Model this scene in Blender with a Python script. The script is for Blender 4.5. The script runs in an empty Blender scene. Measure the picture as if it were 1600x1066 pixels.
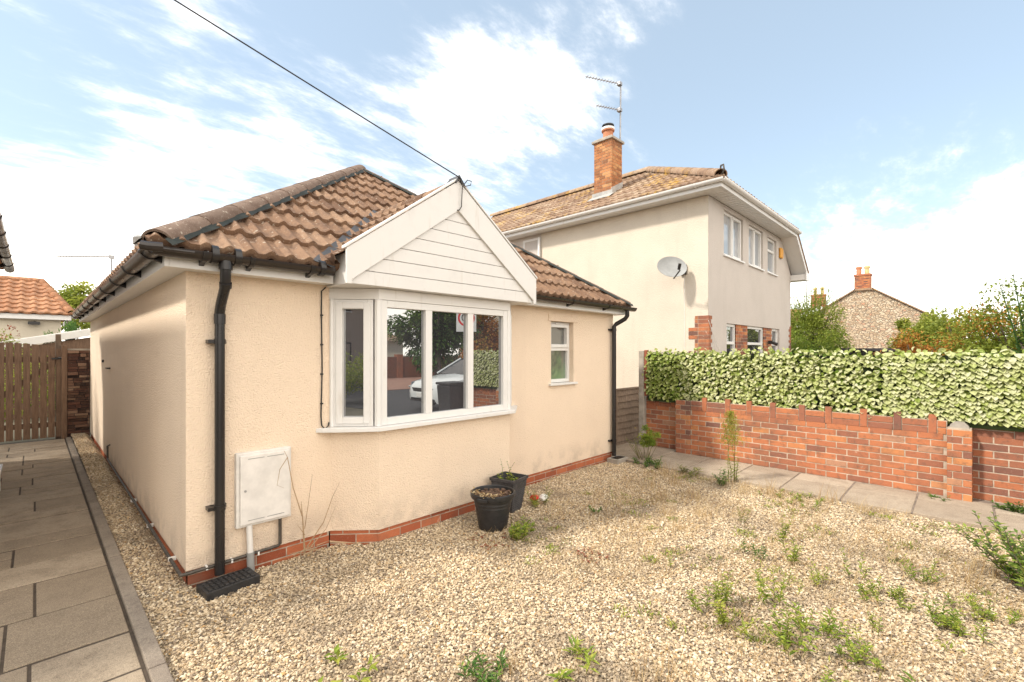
import bpy, bmesh, math, random
from mathutils import Vector, Matrix, noise
R = math.radians
random.seed(7)
scene = bpy.context.scene
COL = scene.collection

# ---------------------------------------------------------------- camera
cam_d = bpy.data.cameras.new('camera'); cam = bpy.data.objects.new('camera', cam_d); COL.objects.link(cam)
YAW = math.atan2(.6986, .7155)                # view direction measured from +X
cam.location = (0, 0, 1.65)
cam.rotation_euler = (R(90), 0, YAW - R(90))
cam_d.sensor_width = 36; cam_d.lens = 36 * 728 / 1600
cam_d.shift_y = (549 - 533) / 1600
cam_d.clip_start = .05; cam_d.clip_end = 800
scene.camera = cam

# ---------------------------------------------------------------- sky, sun, exposure
SUN = Vector((-1, .5, 1.1)).normalized()      # towards the sun
sun_el = math.asin(SUN.z); sun_az = math.atan2(SUN.x, SUN.y)
world = bpy.data.worlds.new('World'); scene.world = world; world.use_nodes = True
SKY_STRENGTH = .15
def build_world():
    nt = world.node_tree; N = nt.nodes; L = nt.links; N.clear()
    def nd(t, **k):
        n = N.new(t)
        for a, b in k.items(): setattr(n, a, b)
        return n
    def mth(op, a, b=None, c=None, clamp=False):
        n = nd('ShaderNodeMath', operation=op, use_clamp=clamp)
        for i, v in enumerate((a, b, c)):
            if v is None: continue
            if isinstance(v, (int, float)): n.inputs[i].default_value = v
            else: L.new(v, n.inputs[i])
        return n.outputs[0]
    def mapr(v, a, b, c=0., d=1.):
        n = nd('ShaderNodeMapRange', interpolation_type='SMOOTHSTEP'); L.new(v, n.inputs['Value'])
        for k, x in zip(('From Min', 'From Max', 'To Min', 'To Max'), (a, b, c, d)): n.inputs[k].default_value = x
        return n.outputs['Result']
    out = nd('ShaderNodeOutputWorld'); bg = nd('ShaderNodeBackground'); bg.inputs['Strength'].default_value = SKY_STRENGTH
    sky = nd('ShaderNodeTexSky', sky_type='NISHITA'); sky.sun_disc = False
    sky.sun_elevation = sun_el; sky.sun_rotation = sun_az; sky.air_density = 1.0; sky.dust_density = .6; sky.ozone_density = 1.2
    tc = nd('ShaderNodeTexCoord'); sep = nd('ShaderNodeSeparateXYZ'); L.new(tc.outputs['Generated'], sep.inputs[0])
    z = sep.outputs['Z']
    zz = mth('ADD', mth('MAXIMUM', z, 0.), .13)
    px = mth('DIVIDE', sep.outputs['X'], zz); py = mth('DIVIDE', sep.outputs['Y'], zz)
    cmb = nd('ShaderNodeCombineXYZ'); L.new(px, cmb.inputs[0]); L.new(py, cmb.inputs[1])
    mp = nd('ShaderNodeMapping'); mp.inputs['Rotation'].default_value = (0, 0, R(-18)); mp.inputs['Scale'].default_value = (.75, 1.5, 1)
    mp.inputs['Location'].default_value = (1.3, .4, 0)
    L.new(cmb.outputs[0], mp.inputs[0])
    n1 = nd('ShaderNodeTexNoise'); n1.inputs['Scale'].default_value = 1.9; n1.inputs['Detail'].default_value = 9; n1.inputs['Roughness'].default_value = .62
    n1.inputs['Distortion'].default_value = .35
    L.new(mp.outputs[0], n1.inputs['Vector'])
    n2 = nd('ShaderNodeTexNoise'); n2.inputs['Scale'].default_value = 7.5; n2.inputs['Detail'].default_value = 6; n2.inputs['Roughness'].default_value = .66
    L.new(mp.outputs[0], n2.inputs['Vector'])
    base = mth('ADD', mth('MULTIPLY', n1.outputs['Fac'], .55), mth('MULTIPLY', n2.outputs['Fac'], .45))
    # banks of cloud where the photograph has them (direction, cos range, weight)
    def blob(u, v, r, w):
        o = (u - 800) / 728; q = (549 - v) / 728
        d = Vector((.7155 + .6986 * o, .6986 - .7155 * o, q)).normalized()
        vm = nd('ShaderNodeVectorMath', operation='DOT_PRODUCT'); L.new(tc.outputs['Generated'], vm.inputs[0]); vm.inputs[1].default_value = d
        return mth('MULTIPLY', mapr(vm.outputs['Value'], math.cos(R(r)), 1.0), w)
    tot = base
    for b in BLOBS: tot = mth('ADD', tot, blob(*b))
    vmb = nd('ShaderNodeVectorMath', operation='DOT_PRODUCT'); L.new(tc.outputs['Generated'], vmb.inputs[0]); vmb.inputs[1].default_value = Vector((-.35, -1, .55)).normalized()
    tot = mth('ADD', tot, mth('MULTIPLY', mapr(vmb.outputs['Value'], .15, .9), .30))      # unseen cloud added behind the camera to brighten facade and path
    low = mapr(z, .0, .34, .22, .0)
    tot = mth('ADD', tot, low)
    mask = mth('POWER', mapr(tot, .40, .84), 2.3)
    mix = nd('ShaderNodeMix', data_type='RGBA'); L.new(mask, mix.inputs['Factor'])
    tint = nd('ShaderNodeMix', data_type='RGBA', blend_type='MULTIPLY'); tint.inputs['Factor'].default_value = 1
    L.new(sky.outputs[0], tint.inputs[6]); tint.inputs[7].default_value = SKY_TINT
    add = nd('ShaderNodeMix', data_type='RGBA', blend_type='ADD'); add.inputs['Factor'].default_value = 1
    L.new(tint.outputs[2], add.inputs[6]); add.inputs[7].default_value = SKY_VEIL
    L.new(add.outputs[2], mix.inputs[6]); mix.inputs[7].default_value = CLOUD
    L.new(mix.outputs[2], bg.inputs['Color']); L.new(bg.outputs[0], out.inputs[0])
SKY_TINT = (.46, .43, .38, 1); SKY_VEIL = (1.1, 1.32, 1.5, 1); CLOUD = (9.0, 8.3, 7.4, 1)
BLOBS = [(790, 185, 12, .17), (560, 250, 14, .08), (150, 190, 20, .07), (60, 350, 14, .12), (950, 50, 10, .07), (1500, 280, 13, .12), (1200, 280, 14, .10), (330, 120, 14, .05), (670, 40, 8, .02),
         (1330, 90, 22, -.22), (1130, 150, 12, -.06), (20, 20, 12, -.10), (880, 320, 8, -.06), (480, 20, 10, -.08), (20, 170, 8, -.08), (350, 130, 5, -.05)]
build_world()
sd = bpy.data.lights.new('sun', 'SUN'); sd.energy = 2.1; sd.angle = R(5); sd.color = (1, .93, .82)
so = bpy.data.objects.new('sun', sd); COL.objects.link(so); so.rotation_euler = (-SUN).to_track_quat('-Z', 'Y').to_euler()
vs = scene.view_settings; vs.view_transform = 'Standard'; vs.look = 'None'; vs.gamma = 1; vs.exposure = 1.15; vs.use_curve_mapping = False

# ---------------------------------------------------------------- mesh builder
class MB:
    def __init__(s): s.v = []; s.f = []; s.r = []; s.m = []
    def face(s, pts, rnd=.5, m=0):
        b = len(s.v); s.v.extend([Vector(p) for p in pts]); s.f.append(tuple(range(b, b + len(pts)))); s.r.append(rnd); s.m.append(m)
    def grid(s, rows, rnd=.5, m=0, close=False):
        b = len(s.v); n = len(rows[0])
        for r_ in rows: s.v.extend([Vector(p) for p in r_])
        for i in range(len(rows) - 1):
            for j in range(n if close else n - 1):
                k = (j + 1) % n
                s.f.append((b + i * n + j, b + i * n + k, b + (i + 1) * n + k, b + (i + 1) * n + j)); s.r.append(rnd(i, j) if callable(rnd) else rnd); s.m.append(m)
    def hexa(s, p, rnd=.5, m=0):     # p: 4 bottom (ccw from above), 4 top
        b = len(s.v); s.v.extend([Vector(q) for q in p])
        for f in ((3, 2, 1, 0), (4, 5, 6, 7), (0, 1, 5, 4), (1, 2, 6, 5), (2, 3, 7, 6), (3, 0, 4, 7)):
            s.f.append(tuple(b + i for i in f)); s.r.append(rnd); s.m.append(m)
    def box(s, x0, x1, y0, y1, z0, z1, rnd=.5, m=0):
        s.hexa([(x0, y0, z0), (x1, y0, z0), (x1, y1, z0), (x0, y1, z0), (x0, y0, z1), (x1, y0, z1), (x1, y1, z1), (x0, y1, z1)], rnd, m)
    def obox(s, O, t, n, x0, x1, y0, y1, z0, z1, rnd=.5, m=0):   # t along, n outward (horizontal), z up; right-handed when t x (-n) = z
        O = Vector(O); t = Vector(t); n = Vector(n); Z = Vector((0, 0, 1))
        P = lambda a, b, c: O + t * a + n * b + Z * c
        if t.cross(n).z < 0: y0, y1 = y1, y0
        s.hexa([P(x0, y0, z0), P(x1, y0, z0), P(x1, y1, z0), P(x0, y1, z0), P(x0, y0, z1), P(x1, y0, z1), P(x1, y1, z1), P(x0, y1, z1)], rnd, m)
    def prism(s, poly, z0, z1, rnd=.5, m=0):   # poly ccw from above
        n = len(poly); b = len(s.v)
        s.v.extend([Vector((p[0], p[1], z0)) for p in poly] + [Vector((p[0], p[1], z1)) for p in poly])
        s.f.append(tuple(b + i for i in reversed(range(n)))); s.f.append(tuple(b + n + i for i in range(n)))
        for i in range(n): s.f.append((b + i, b + (i + 1) % n, b + n + (i + 1) % n, b + n + i))
        s.r += [rnd] * (n + 2); s.m += [m] * (n + 2)
    def extr(s, poly, d, rnd=.5, m=0):         # planar 3-D polygon pushed along d
        d = Vector(d); n = len(poly); b = len(s.v); P = [Vector(p) for p in poly]
        nrm = (P[1] - P[0]).cross(P[2] - P[1])
        if nrm.dot(d) > 0: P.reverse()
        s.v.extend(P + [p + d for p in P])
        s.f.append(tuple(b + i for i in range(n))); s.f.append(tuple(b + n + i for i in reversed(range(n))))
        for i in range(n): s.f.append((b + (i + 1) % n, b + i, b + n + i, b + n + (i + 1) % n))
        s.r += [rnd] * (n + 2); s.m += [m] * (n + 2)
    def tube(s, pts, r, seg=10, rnd=.5, m=0, cap=True):
        P = [Vector(p) for p in pts]; rr = r if isinstance(r, (list, tuple)) else [r] * len(P)
        up = None; rows = []
        for i, p in enumerate(P):
            d = (P[min(i + 1, len(P) - 1)] - P[max(i - 1, 0)]).normalized()
            if up is None:
                up = Vector((0, 0, 1)) if abs(d.z) < .9 else Vector((1, 0, 0))
            a = d.cross(up).normalized(); up = a.cross(d).normalized()
            rows.append([p + a * math.cos(2 * math.pi * k / seg) * rr[i] + up * math.sin(2 * math.pi * k / seg) * rr[i] for k in range(seg)])
        s.grid(rows, rnd, m, close=True)
        if cap: s.face(list(reversed(rows[0])), rnd, m); s.face(rows[-1], rnd, m)
    def lathe(s, C, prof, seg=24, rnd=.5, m=0):
        C = Vector(C)
        rows = [[C + Vector((math.cos(2 * math.pi * k / seg) * r_, math.sin(2 * math.pi * k / seg) * r_, z)) for k in range(seg)] for r_, z in prof]
        s.grid(rows, rnd, m, close=True)
    def leaf(s, p, d, up, l, w, rnd=.5, m=0, fold=.25):
        d = d.normalized(); a = d.cross(up)
        if a.length < 1e-3: a = d.cross(Vector((1, .3, 0)))
        a.normalize(); n = a.cross(d)
        mid = p + d * l * .45; tip = p + d * l - n * l * .12
        L_ = mid + a * w * .5 + n * w * fold; R_ = mid - a * w * .5 + n * w * fold
        b = len(s.v); s.v.extend([p, L_, mid, R_, tip])
        for f in ((0, 2, 1), (0, 3, 2), (2, 4, 1), (3, 4, 2)): s.f.append(tuple(b + i for i in f)); s.r.append(rnd); s.m.append(m)

def leaf6(s, p, d, up, l, w, rnd=.5, m=0, cup=.18):
    d = d.normalized(); a = d.cross(up).normalized(); n = a.cross(d)
    if n.dot(up) < 0: n = -n
    pts = [p, p + d * l * .3 + a * w * .5 + n * w * cup, p + d * l * .72 + a * w * .38 + n * w * cup * .8, p + d * l - n * l * .05, p + d * l * .72 - a * w * .38 + n * w * cup * .8, p + d * l * .3 - a * w * .5 + n * w * cup, p + d * l * .5]
    b = len(s.v); s.v.extend(pts)
    for i in range(6): s.f.append((b + i, b + (i + 1) % 6, b + 6)); s.r.append(rnd); s.m.append(m)
def tag(o, label=None, cat=None, group=None, kind=None):
    if label: o['label'] = label
    if cat: o['category'] = cat
    if group: o['group'] = group
    if kind: o['kind'] = kind
    return o
ROOTLOC = {}
def root_loc(o):
    while o.parent: o = o.parent
    return ROOTLOC.get(o.name, Vector((0, 0, 0)))
def thing(name, label, cat, loc=(0, 0, 0), group=None):
    o = bpy.data.objects.new(name, None); COL.objects.link(o); o.location = loc; o.empty_display_size = .2
    ROOTLOC[o.name] = Vector(loc); tag(o, label, cat, group); return o
def obj(name, mb, mats, parent=None, smooth=False, clips=None, bevel=0, base=None, sharp=None, label=None):
    if not isinstance(mats, (list, tuple)): mats = [mats]
    off = root_loc(parent) if parent else (Vector(base) if base is not None else Vector((0, 0, 0)))
    me = bpy.data.meshes.new(name)
    me.from_pydata([tuple(v - off) for v in mb.v], [], mb.f)
    at = me.attributes.new('rnd', 'FLOAT', 'FACE'); at.data.foreach_set('value', mb.r)
    me.polygons.foreach_set('material_index', mb.m)
    me.polygons.foreach_set('use_smooth', [smooth] * len(mb.f))
    for m in mats: me.materials.append(m)
    if clips or smooth:
        bm = bmesh.new(); bm.from_mesh(me)
        if clips:
            for co, no in clips:
                bmesh.ops.bisect_plane(bm, geom=bm.verts[:] + bm.edges[:] + bm.faces[:], plane_co=Vector(co) - off, plane_no=Vector(no), clear_outer=True, dist=1e-5)
        if smooth and sharp:
            bmesh.ops.remove_doubles(bm, verts=bm.verts[:], dist=1e-5)
            for e in bm.edges:
                if len(e.link_faces) == 2 and e.calc_face_angle(0) > R(sharp): e.smooth = False
        bm.to_mesh(me); bm.free()
    uv = me.uv_layers.new(name='UVMap'); dat = [0.] * (2 * len(me.loops))
    for p in me.polygons:
        n = p.normal
        if abs(n.z) > .8: t1 = Vector((1, 0, 0)); t2 = Vector((0, 1, 0))
        else:
            t1 = Vector((-n.y, n.x, 0)).normalized(); t2 = Vector((0, 0, 1))
        for li in p.loop_indices:
            c = me.vertices[me.loops[li].vertex_index].co + off
            dat[2 * li] = c.dot(t1); dat[2 * li + 1] = c.dot(t2)
    uv.data.foreach_set('uv', dat)
    o = bpy.data.objects.new(name, me); COL.objects.link(o)
    if parent: o.parent = parent
    else: o.location = off; ROOTLOC[o.name] = Vector(off)
    if bevel:
        b = o.modifiers.new('bevel', 'BEVEL'); b.width = bevel; b.segments = 2; b.limit_method = 'ANGLE'; b.angle_limit = R(40)
    if label: o['label'] = label
    return o

# ---------------------------------------------------------------- materials
class Mat:
    def __init__(s, name):
        s.m = bpy.data.materials.new(name); s.m.use_nodes = True; s.nt = s.m.node_tree; s.N = s.nt.nodes; s.L = s.nt.links
        s.N.clear(); s.out = s.N.new('ShaderNodeOutputMaterial')
        s.p = s.N.new('ShaderNodeBsdfPrincipled'); s.L.new(s.p.outputs[0], s.out.inputs[0])
        s.tc = s.N.new('ShaderNodeTexCoord'); s.geo = s.N.new('ShaderNodeNewGeometry')
    def put(s, sock, v):
        if isinstance(v, bpy.types.NodeSocket): s.L.new(v, sock)
        elif isinstance(v, (tuple, list)) and len(v) == 3 and len(sock.default_value) == 4: sock.default_value = (*v, 1)
        else: sock.default_value = v
    def set(s, **k):
        for a, b in k.items(): s.put(s.p.inputs[a.replace('_', ' ')], b)
        return s
    def pos(s): return s.geo.outputs['Position']
    def uv(s): return s.tc.outputs['UV']
    def noise(s, scale, detail=4, rough=.55, vec=None, out='Fac', dist=0):
        n = s.N.new('ShaderNodeTexNoise'); n.inputs['Scale'].default_value = scale; n.inputs['Detail'].default_value = detail; n.inputs['Roughness'].default_value = rough
        n.inputs['Distortion'].default_value = dist
        s.L.new(vec if vec is not None else s.pos(), n.inputs['Vector']); return n.outputs[out]
    def voro(s, scale, vec=None, feature='F1', out='Distance', rnd=1):
        n = s.N.new('ShaderNodeTexVoronoi'); n.feature = feature; n.inputs['Scale'].default_value = scale; n.inputs['Randomness'].default_value = rnd
        s.L.new(vec if vec is not None else s.pos(), n.inputs['Vector']); return n.outputs[out]
    def ramp(s, fac, stops, interp='LINEAR'):
        n = s.N.new('ShaderNodeValToRGB'); n.color_ramp.interpolation = interp; cr = n.color_ramp
        while len(cr.elements) < len(stops): cr.elements.new(.5)
        for e, (p, c) in zip(cr.elements, stops): e.position = p; e.color = (*c, 1) if len(c) == 3 else c
        s.put(n.inputs[0], fac); return n.outputs[0]
    def mr(s, v, a, b, c=0, d=1, smooth=True):
        n = s.N.new('ShaderNodeMapRange'); n.interpolation_type = 'SMOOTHSTEP' if smooth else 'LINEAR'
        s.put(n.inputs['Value'], v)
        for k, x in zip(('From Min', 'From Max', 'To Min', 'To Max'), (a, b, c, d)): n.inputs[k].default_value = x
        return n.outputs['Result']
    def math(s, op, a, b=0., c=None, clamp=False):
        n = s.N.new('ShaderNodeMath'); n.operation = op; n.use_clamp = clamp
        s.put(n.inputs[0], a); s.put(n.inputs[1], b)
        if c is not None: s.put(n.inputs[2], c)
        return n.outputs[0]
    def mix(s, f, a, b, mode='MIX'):
        n = s.N.new('ShaderNodeMix'); n.data_type = 'RGBA'; n.blend_type = mode
        s.put(n.inputs[0], f); s.put(n.inputs[6], a); s.put(n.inputs[7], b); return n.outputs[2]
    def attr(s, name='rnd'):
        n = s.N.new('ShaderNodeAttribute'); n.attribute_name = name; return n.outputs['Fac']
    def mapping(s, vec, scale=(1, 1, 1), rot=(0, 0, 0), loc=(0, 0, 0)):
        n = s.N.new('ShaderNodeMapping'); s.L.new(vec, n.inputs[0]); n.inputs['Scale'].default_value = scale; n.inputs['Rotation'].default_value = rot; n.inputs['Location'].default_value = loc
        return n.outputs[0]
    def sep(s, vec):
        n = s.N.new('ShaderNodeSeparateXYZ'); s.L.new(vec, n.inputs[0]); return n.outputs
    def bump(s, h, strength=.5, dist=.01):
        n = s.N.new('ShaderNodeBump'); n.inputs['Strength'].default_value = strength; n.inputs['Distance'].default_value = dist
        s.L.new(h, n.inputs['Height']); s.L.new(n.outputs[0], s.p.inputs['Normal']); return s
def m_render(name, col, dirt, scale=1.0, bs=1.0):
    m = Mat(name)
    big = m.noise(1.3, 5, .6); fine = m.noise(85 * scale, 3, .6); v = m.voro(105 * scale, feature='SMOOTH_F1')
    streak = m.noise(1, 4, .6, m.mapping(m.pos(), (3.5, 3.5, .35)))
    c = m.mix(m.mr(big, .35, .75, 0, .35), col, dirt)
    c = m.mix(m.mr(streak, .55, .8, 0, .35), c, dirt)
    c = m.mix(m.mr(fine, .56, .76, 0, .30), c, tuple(x * .55 for x in col), 'MIX')
    zz = m.sep(m.pos())[2]
    low = m.math('MULTIPLY', m.mr(zz, .45, .1, 0, 1), m.mr(m.noise(6, 5), .4, .65, .1, .75))
    c = m.mix(low, c, tuple(x * .78 for x in dirt))
    m.set(Base_Color=c, Roughness=.92); m.p.inputs['Specular IOR Level'].default_value = .2
    h = m.math('ADD', m.math('MULTIPLY', v, -.7), fine)
    return m.bump(h, bs, .009).m
def m_simple(name, col, rough=.5, var=.15, scale=6, metal=0, bump=0, spec=.5, bscale=60):
    m = Mat(name); n = m.noise(scale, 6, .6)
    c = m.mix(m.mr(n, .3, .75), col, tuple(x * (1 - var) for x in col))
    m.set(Base_Color=c, Roughness=m.mr(m.noise(scale * 2.3, 4), .3, .7, max(.02, rough - .08), min(1, rough + .12)), Metallic=metal)
    m.p.inputs['Specular IOR Level'].default_value = spec
    if bump: m.bump(m.noise(bscale, 5, .65), bump, .006)
    return m.m
def m_pvc(name='white_pvc', col=(.71, .70, .68)):
    m = Mat(name); n = m.noise(5, 6, .65); st = m.noise(1, 5, .7, m.mapping(m.pos(), (9, 9, 1.1)))
    c = m.mix(m.mr(n, .5, .8, 0, .4), col, tuple(x * .82 for x in col))
    c = m.mix(m.mr(st, .58, .76, 0, .5), c, (.48, .44, .37)); c = m.mix(m.mr(m.noise(40, 3, .8), .70, .74, 0, .5), c, (.35, .31, .26))
    m.set(Base_Color=c, Roughness=.38); return m.m
def m_brick(name, stops, mortar_dirt=.3):
    m = Mat(name); c = m.ramp(m.attr(), stops)
    n = m.noise(14, 6, .7); n2 = m.noise(90, 4, .7)
    c = m.mix(m.mr(n, .5, .72, 0, mortar_dirt), c, (.10, .075, .06))
    c = m.mix(m.mr(n2, .55, .75, 0, .25), c, (.55, .42, .32))
    c = m.mix(m.mr(m.noise(2.2, 6, .7), .46, .66, 0, .5), c, (.17, .10, .07)); c = m.mix(m.mr(m.noise(4.5, 7, .75, dist=.5), .62, .72, 0, .5), c, (.62, .52, .42))
    m.set(Base_Color=c, Roughness=.9); m.p.inputs['Specular IOR Level'].default_value = .2
    return m.bump(m.math('ADD', n, n2), .6, .006).m
def m_tile(name, stops, lichen=0, ymask=None):
    m = Mat(name); c = m.ramp(m.attr(), stops)
    n = m.noise(9, 7, .7); n2 = m.noise(120, 4, .7)
    c = m.mix(m.mr(n, .42, .68, 0, .65), c, (.10, .062, .045))
    c = m.mix(m.mr(n2, .60, .70, 0, .6), c, (.55, .46, .37)); c = m.mix(m.math('MULTIPLY', m.mr(m.noise(28, 3, .7), .62, .68), .55), c, (.60, .54, .44))
    c = m.mix(m.mr(n2, .42, .3, 0, .5), c, (.05, .035, .03))
    if lichen:
        k = m.math('MULTIPLY', m.mr(m.noise(1.1, 6, .7), .5, .62), m.mr(m.noise(11, 5, .7), .42, .58))
        c = m.mix(m.math('MULTIPLY', k, lichen), c, (.55, .34, .06))
    m.set(Base_Color=c, Roughness=.88); m.p.inputs['Specular IOR Level'].default_value = .25
    return m.bump(m.math('ADD', n, n2), .5, .005).m
def m_leaf(name, stops, trans=.35, rough=.5):
    m = Mat(name); c = m.ramp(m.attr(), stops)
    c = m.mix(m.mr(m.noise(35, 3), .35, .7, 0, .35), c, tuple(x * .5 for x in stops[0][1]))
    m.set(Base_Color=c, Roughness=rough); m.p.inputs['Specular IOR Level'].default_value = .3
    t = m.N.new('ShaderNodeBsdfTranslucent'); m.L.new(c, t.inputs[0]); mx = m.N.new('ShaderNodeMixShader'); mx.inputs[0].default_value = trans
    m.L.new(m.p.outputs[0], mx.inputs[1]); m.L.new(t.outputs[0], mx.inputs[2]); m.L.new(mx.outputs[0], m.out.inputs[0]); return m.m
def m_glass(name, inner=(.035, .035, .04), refl=.34, inner2=None):
    m = Mat(name); inner2 = inner2 or tuple(x * 1.8 for x in inner)
    c = m.mix(m.mr(m.noise(1.6, 3), .4, .65), inner, inner2)
    m.set(Base_Color=c, Roughness=.6); m.p.inputs['Specular IOR Level'].default_value = 0
    g = m.N.new('ShaderNodeBsdfGlossy'); g.inputs['Roughness'].default_value = .0; g.inputs['Color'].default_value = (.85, .87, .88, 1)
    lw = m.N.new('ShaderNodeFresnel'); lw.inputs['IOR'].default_value = 1.9
    mx = m.N.new('ShaderNodeMixShader'); m.put(mx.inputs[0], m.math('MAXIMUM', lw.outputs[0], refl))
    b = m.N.new('ShaderNodeBump'); b.inputs['Strength'].default_value = .05; b.inputs['Distance'].default_value = .004
    m.L.new(m.noise(1.8, 1), b.inputs['Height']); m.L.new(b.outputs[0], g.inputs['Normal'])
    m.L.new(m.p.outputs[0], mx.inputs[1]); m.L.new(g.outputs[0], mx.inputs[2]); m.L.new(mx.outputs[0], m.out.inputs[0]); return m.m

M = {}
M['cream'] = m_render('cream_roughcast', (.82, .67, .52), (.71, .575, .45))
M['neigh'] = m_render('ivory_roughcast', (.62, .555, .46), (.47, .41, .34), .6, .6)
M['neigh_shaded'] = m_render('shaded_roughcast', (.53, .485, .445), (.42, .385, .35), .6, .5)  # greyer copy of the side render: the front's shade put into its colour
M['pvc'] = m_pvc()
M['clad'] = m_pvc('white_cladding', (.69, .675, .65))
M['black'] = m_simple('black_plastic', (.02, .018, .018), .3, .2, .3)
M['gutter'] = m_simple('brown_black_gutter', (.03, .023, .02), .25, .2, .3)
M['lead'] = m_simple('lead_flashing', (.085, .085, .09), .55, .4, 6)
M['brick'] = m_brick('plinth_brick', [(0, (.26, .07, .035)), (.5, (.40, .115, .055)), (1, (.48, .16, .075))], .12)
M['gbrick'] = m_brick('garden_wall_brick', [(0, (.15, .08, .065)), (.18, (.25, .105, .07)), (.4, (.34, .13, .072)), (.62, (.41, .148, .072)), (.82, (.46, .175, .08)), (.95, (.52, .22, .085)), (1, (.40, .21, .13))], .6)
M['dbrick'] = m_brick('dark_wall_brick', [(0, (.08, .05, .04)), (.5, (.20, .085, .055)), (1, (.34, .13, .07))], .5)
M['cbrick'] = m_brick('chimney_brick', [(0, (.25, .11, .05)), (.5, (.42, .17, .07)), (1, (.50, .27, .12))], .3)
M['rubble'] = m_brick('burnt_rubble', [(0, (.025, .018, .018)), (.5, (.12, .055, .04)), (1, (.30, .20, .14))], .5)
M['mortar'] = m_simple('mortar', (.55, .45, .35), .95, .45, 14, bump=.5, spec=.1)
M['mortar_d'] = m_simple('grey_mortar', (.27, .22, .18), .95, .4, 14, bump=.5, spec=.1)
M['tile'] = m_tile('brown_pantile', [(0, (.13, .072, .043)), (.5, (.215, .128, .078)), (1, (.29, .185, .118))])
M['ridge'] = m_tile('ridge_tile', [(0, (.15, .105, .08)), (1, (.21, .15, .115))])
M['ntile'] = m_tile('weathered_tile', [(0, (.22, .135, .085)), (.5, (.32, .215, .145)), (1, (.40, .30, .21))], .7)
M['rtile'] = m_tile('red_tile', [(0, (.33, .15, .075)), (1, (.46, .235, .125))])
M['stone'] = None
M['conc'] = m_simple('concrete', (.40, .36, .31), .9, .4, 7, bump=.5, spec=.2)
M['grey'] = m_simple('grey_plastic', (.30, .30, .29), .4, .3)
M['metergrey'] = m_simple('meter_box_white', (.74, .71, .67), .5, .18, 9, bump=.1)
M['white'] = m_simple('white_paint', (.78, .76, .72), .4, .1)
M['copper'] = m_simple('old_copper_pipe', (.10, .085, .07), .5, .5, 20, metal=.3)
M['terr'] = m_simple('terracotta', (.50, .20, .10), .8, .3)
M['potyel'] = m_simple('buff_clay', (.55, .42, .20), .8, .3)
M['alu'] = m_simple('aluminium', (.35, .35, .36), .4, .3, metal=.7)
M['dish'] = m_simple('dish_grey', (.33, .34, .34), .5, .25)
M['cable'] = m_simple('black_cable', (.015, .013, .013), .5)
M['glass'] = m_glass('window_glass', refl=.42)
M['glass2'] = m_glass('curtained_glass', (.30, .32, .34), .25, (.45, .46, .47))
M['frost'] = m_glass('obscured_glass', (.12, .12, .11), .2, (.16, .25, .14))
M['soil'] = m_simple('dry_compost', (.17, .10, .065), .95, .6, 30, bump=1., bscale=90)
M['potblack'] = m_simple('pot_black', (.03, .029, .03), .45, .4, 20, bump=.2)
M['potgrey'] = m_simple('pot_grey', (.065, .062, .065), .5, .5, 20, bump=.2)
M['asphalt'] = m_simple('asphalt', (.055, .055, .058), .9, .3, 3, bump=.6, bscale=200)
M['pink'] = m_simple('pink_paving', (.40, .22, .16), .9, .25, 2)
M['orange'] = m_simple('alarm_orange', (.75, .35, .03), .4, .2)
M['redpl'] = m_simple('red_plastic', (.7, .03, .03), .4, .2)
M['carwhite'] = m_simple('car_white', (.75, .77, .76), .12, .05)
M['carglass'] = m_simple('car_glass', (.02, .022, .025), .15, .2, 1, spec=.35)
M['headlight'] = m_simple('headlight_chrome', (.5, .5, .5), .15, .3, metal=.8)
M['dark'] = m_simple('dark_shed', (.05, .045, .05), .8)
M['berry'] = m_leaf('orange_berries', [(0, (.5, .12, .02)), (1, (.7, .25, .04))], .1)
def m_wood(name, a, b):
    m = Mat(name); g = m.noise(3, 8, .7, m.mapping(m.pos(), (14, 14, 1.2)), dist=.6); k = m.noise(2.5, 4)
    c = m.mix(m.mr(g, .35, .65), a, b); c = m.mix(m.math('MULTIPLY', m.attr(), .5), c, tuple(x * .6 for x in a))
    c = m.mix(m.mr(k, .55, .75, 0, .5), c, tuple(x * .5 for x in b))
    m.set(Base_Color=c, Roughness=.85); return m.bump(g, .5, .006).m
M['wood'] = m_wood('weathered_wood', (.22, .135, .085), (.12, .07, .045))
M['wood_g'] = m_wood('grey_fence_wood', (.25, .18, .125), (.13, .09, .065))
def m_stonewall():
    m = Mat('rubble_stone'); v = m.mapping(m.pos(), (1, 1, 1.9))
    e = m.voro(4.6, v, 'DISTANCE_TO_EDGE'); col = m.voro(4.6, v, 'F1', 'Color'); r = m.sep(col)[0]
    c = m.ramp(r, [(0, (.36, .26, .17)), (.4, (.50, .39, .27)), (.8, (.60, .50, .37)), (1, (.45, .24, .15))])
    c = m.mix(m.mr(e, .02, .09, 1, 0), c, (.20, .16, .12))
    m.set(Base_Color=c, Roughness=.95); return m.bump(m.mr(e, .0, .15), .8, .04).m
M['stone'] = m_stonewall()
def m_slab(name, a, b, dk):
    m = Mat(name); sp = m.noise(220, 3, .8); n = m.noise(5, 6, .65)
    c = m.ramp(m.attr(), [(0, a), (1, b)]); c = m.mix(m.mr(n, .4, .7, 0, .6), c, dk)
    sq_ = m.noise(45, 5, .75); c = m.mix(m.mr(sp, .52, .66, 0, .55), c, tuple(min(1, x * 1.6) for x in b)); c = m.mix(m.mr(sp, .48, .34, 0, .6), c, tuple(x * .5 for x in dk)); c = m.mix(m.mr(sq_, .5, .66, 0, .5), c, dk)
    m.set(Base_Color=c, Roughness=.92); m.p.inputs['Specular IOR Level'].default_value = .2
    return m.bump(m.math('ADD', sp, n), .5, .004).m
M['slab'] = m_slab('brown_slab', (.27, .215, .155), (.38, .31, .23), (.19, .15, .11))
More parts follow.
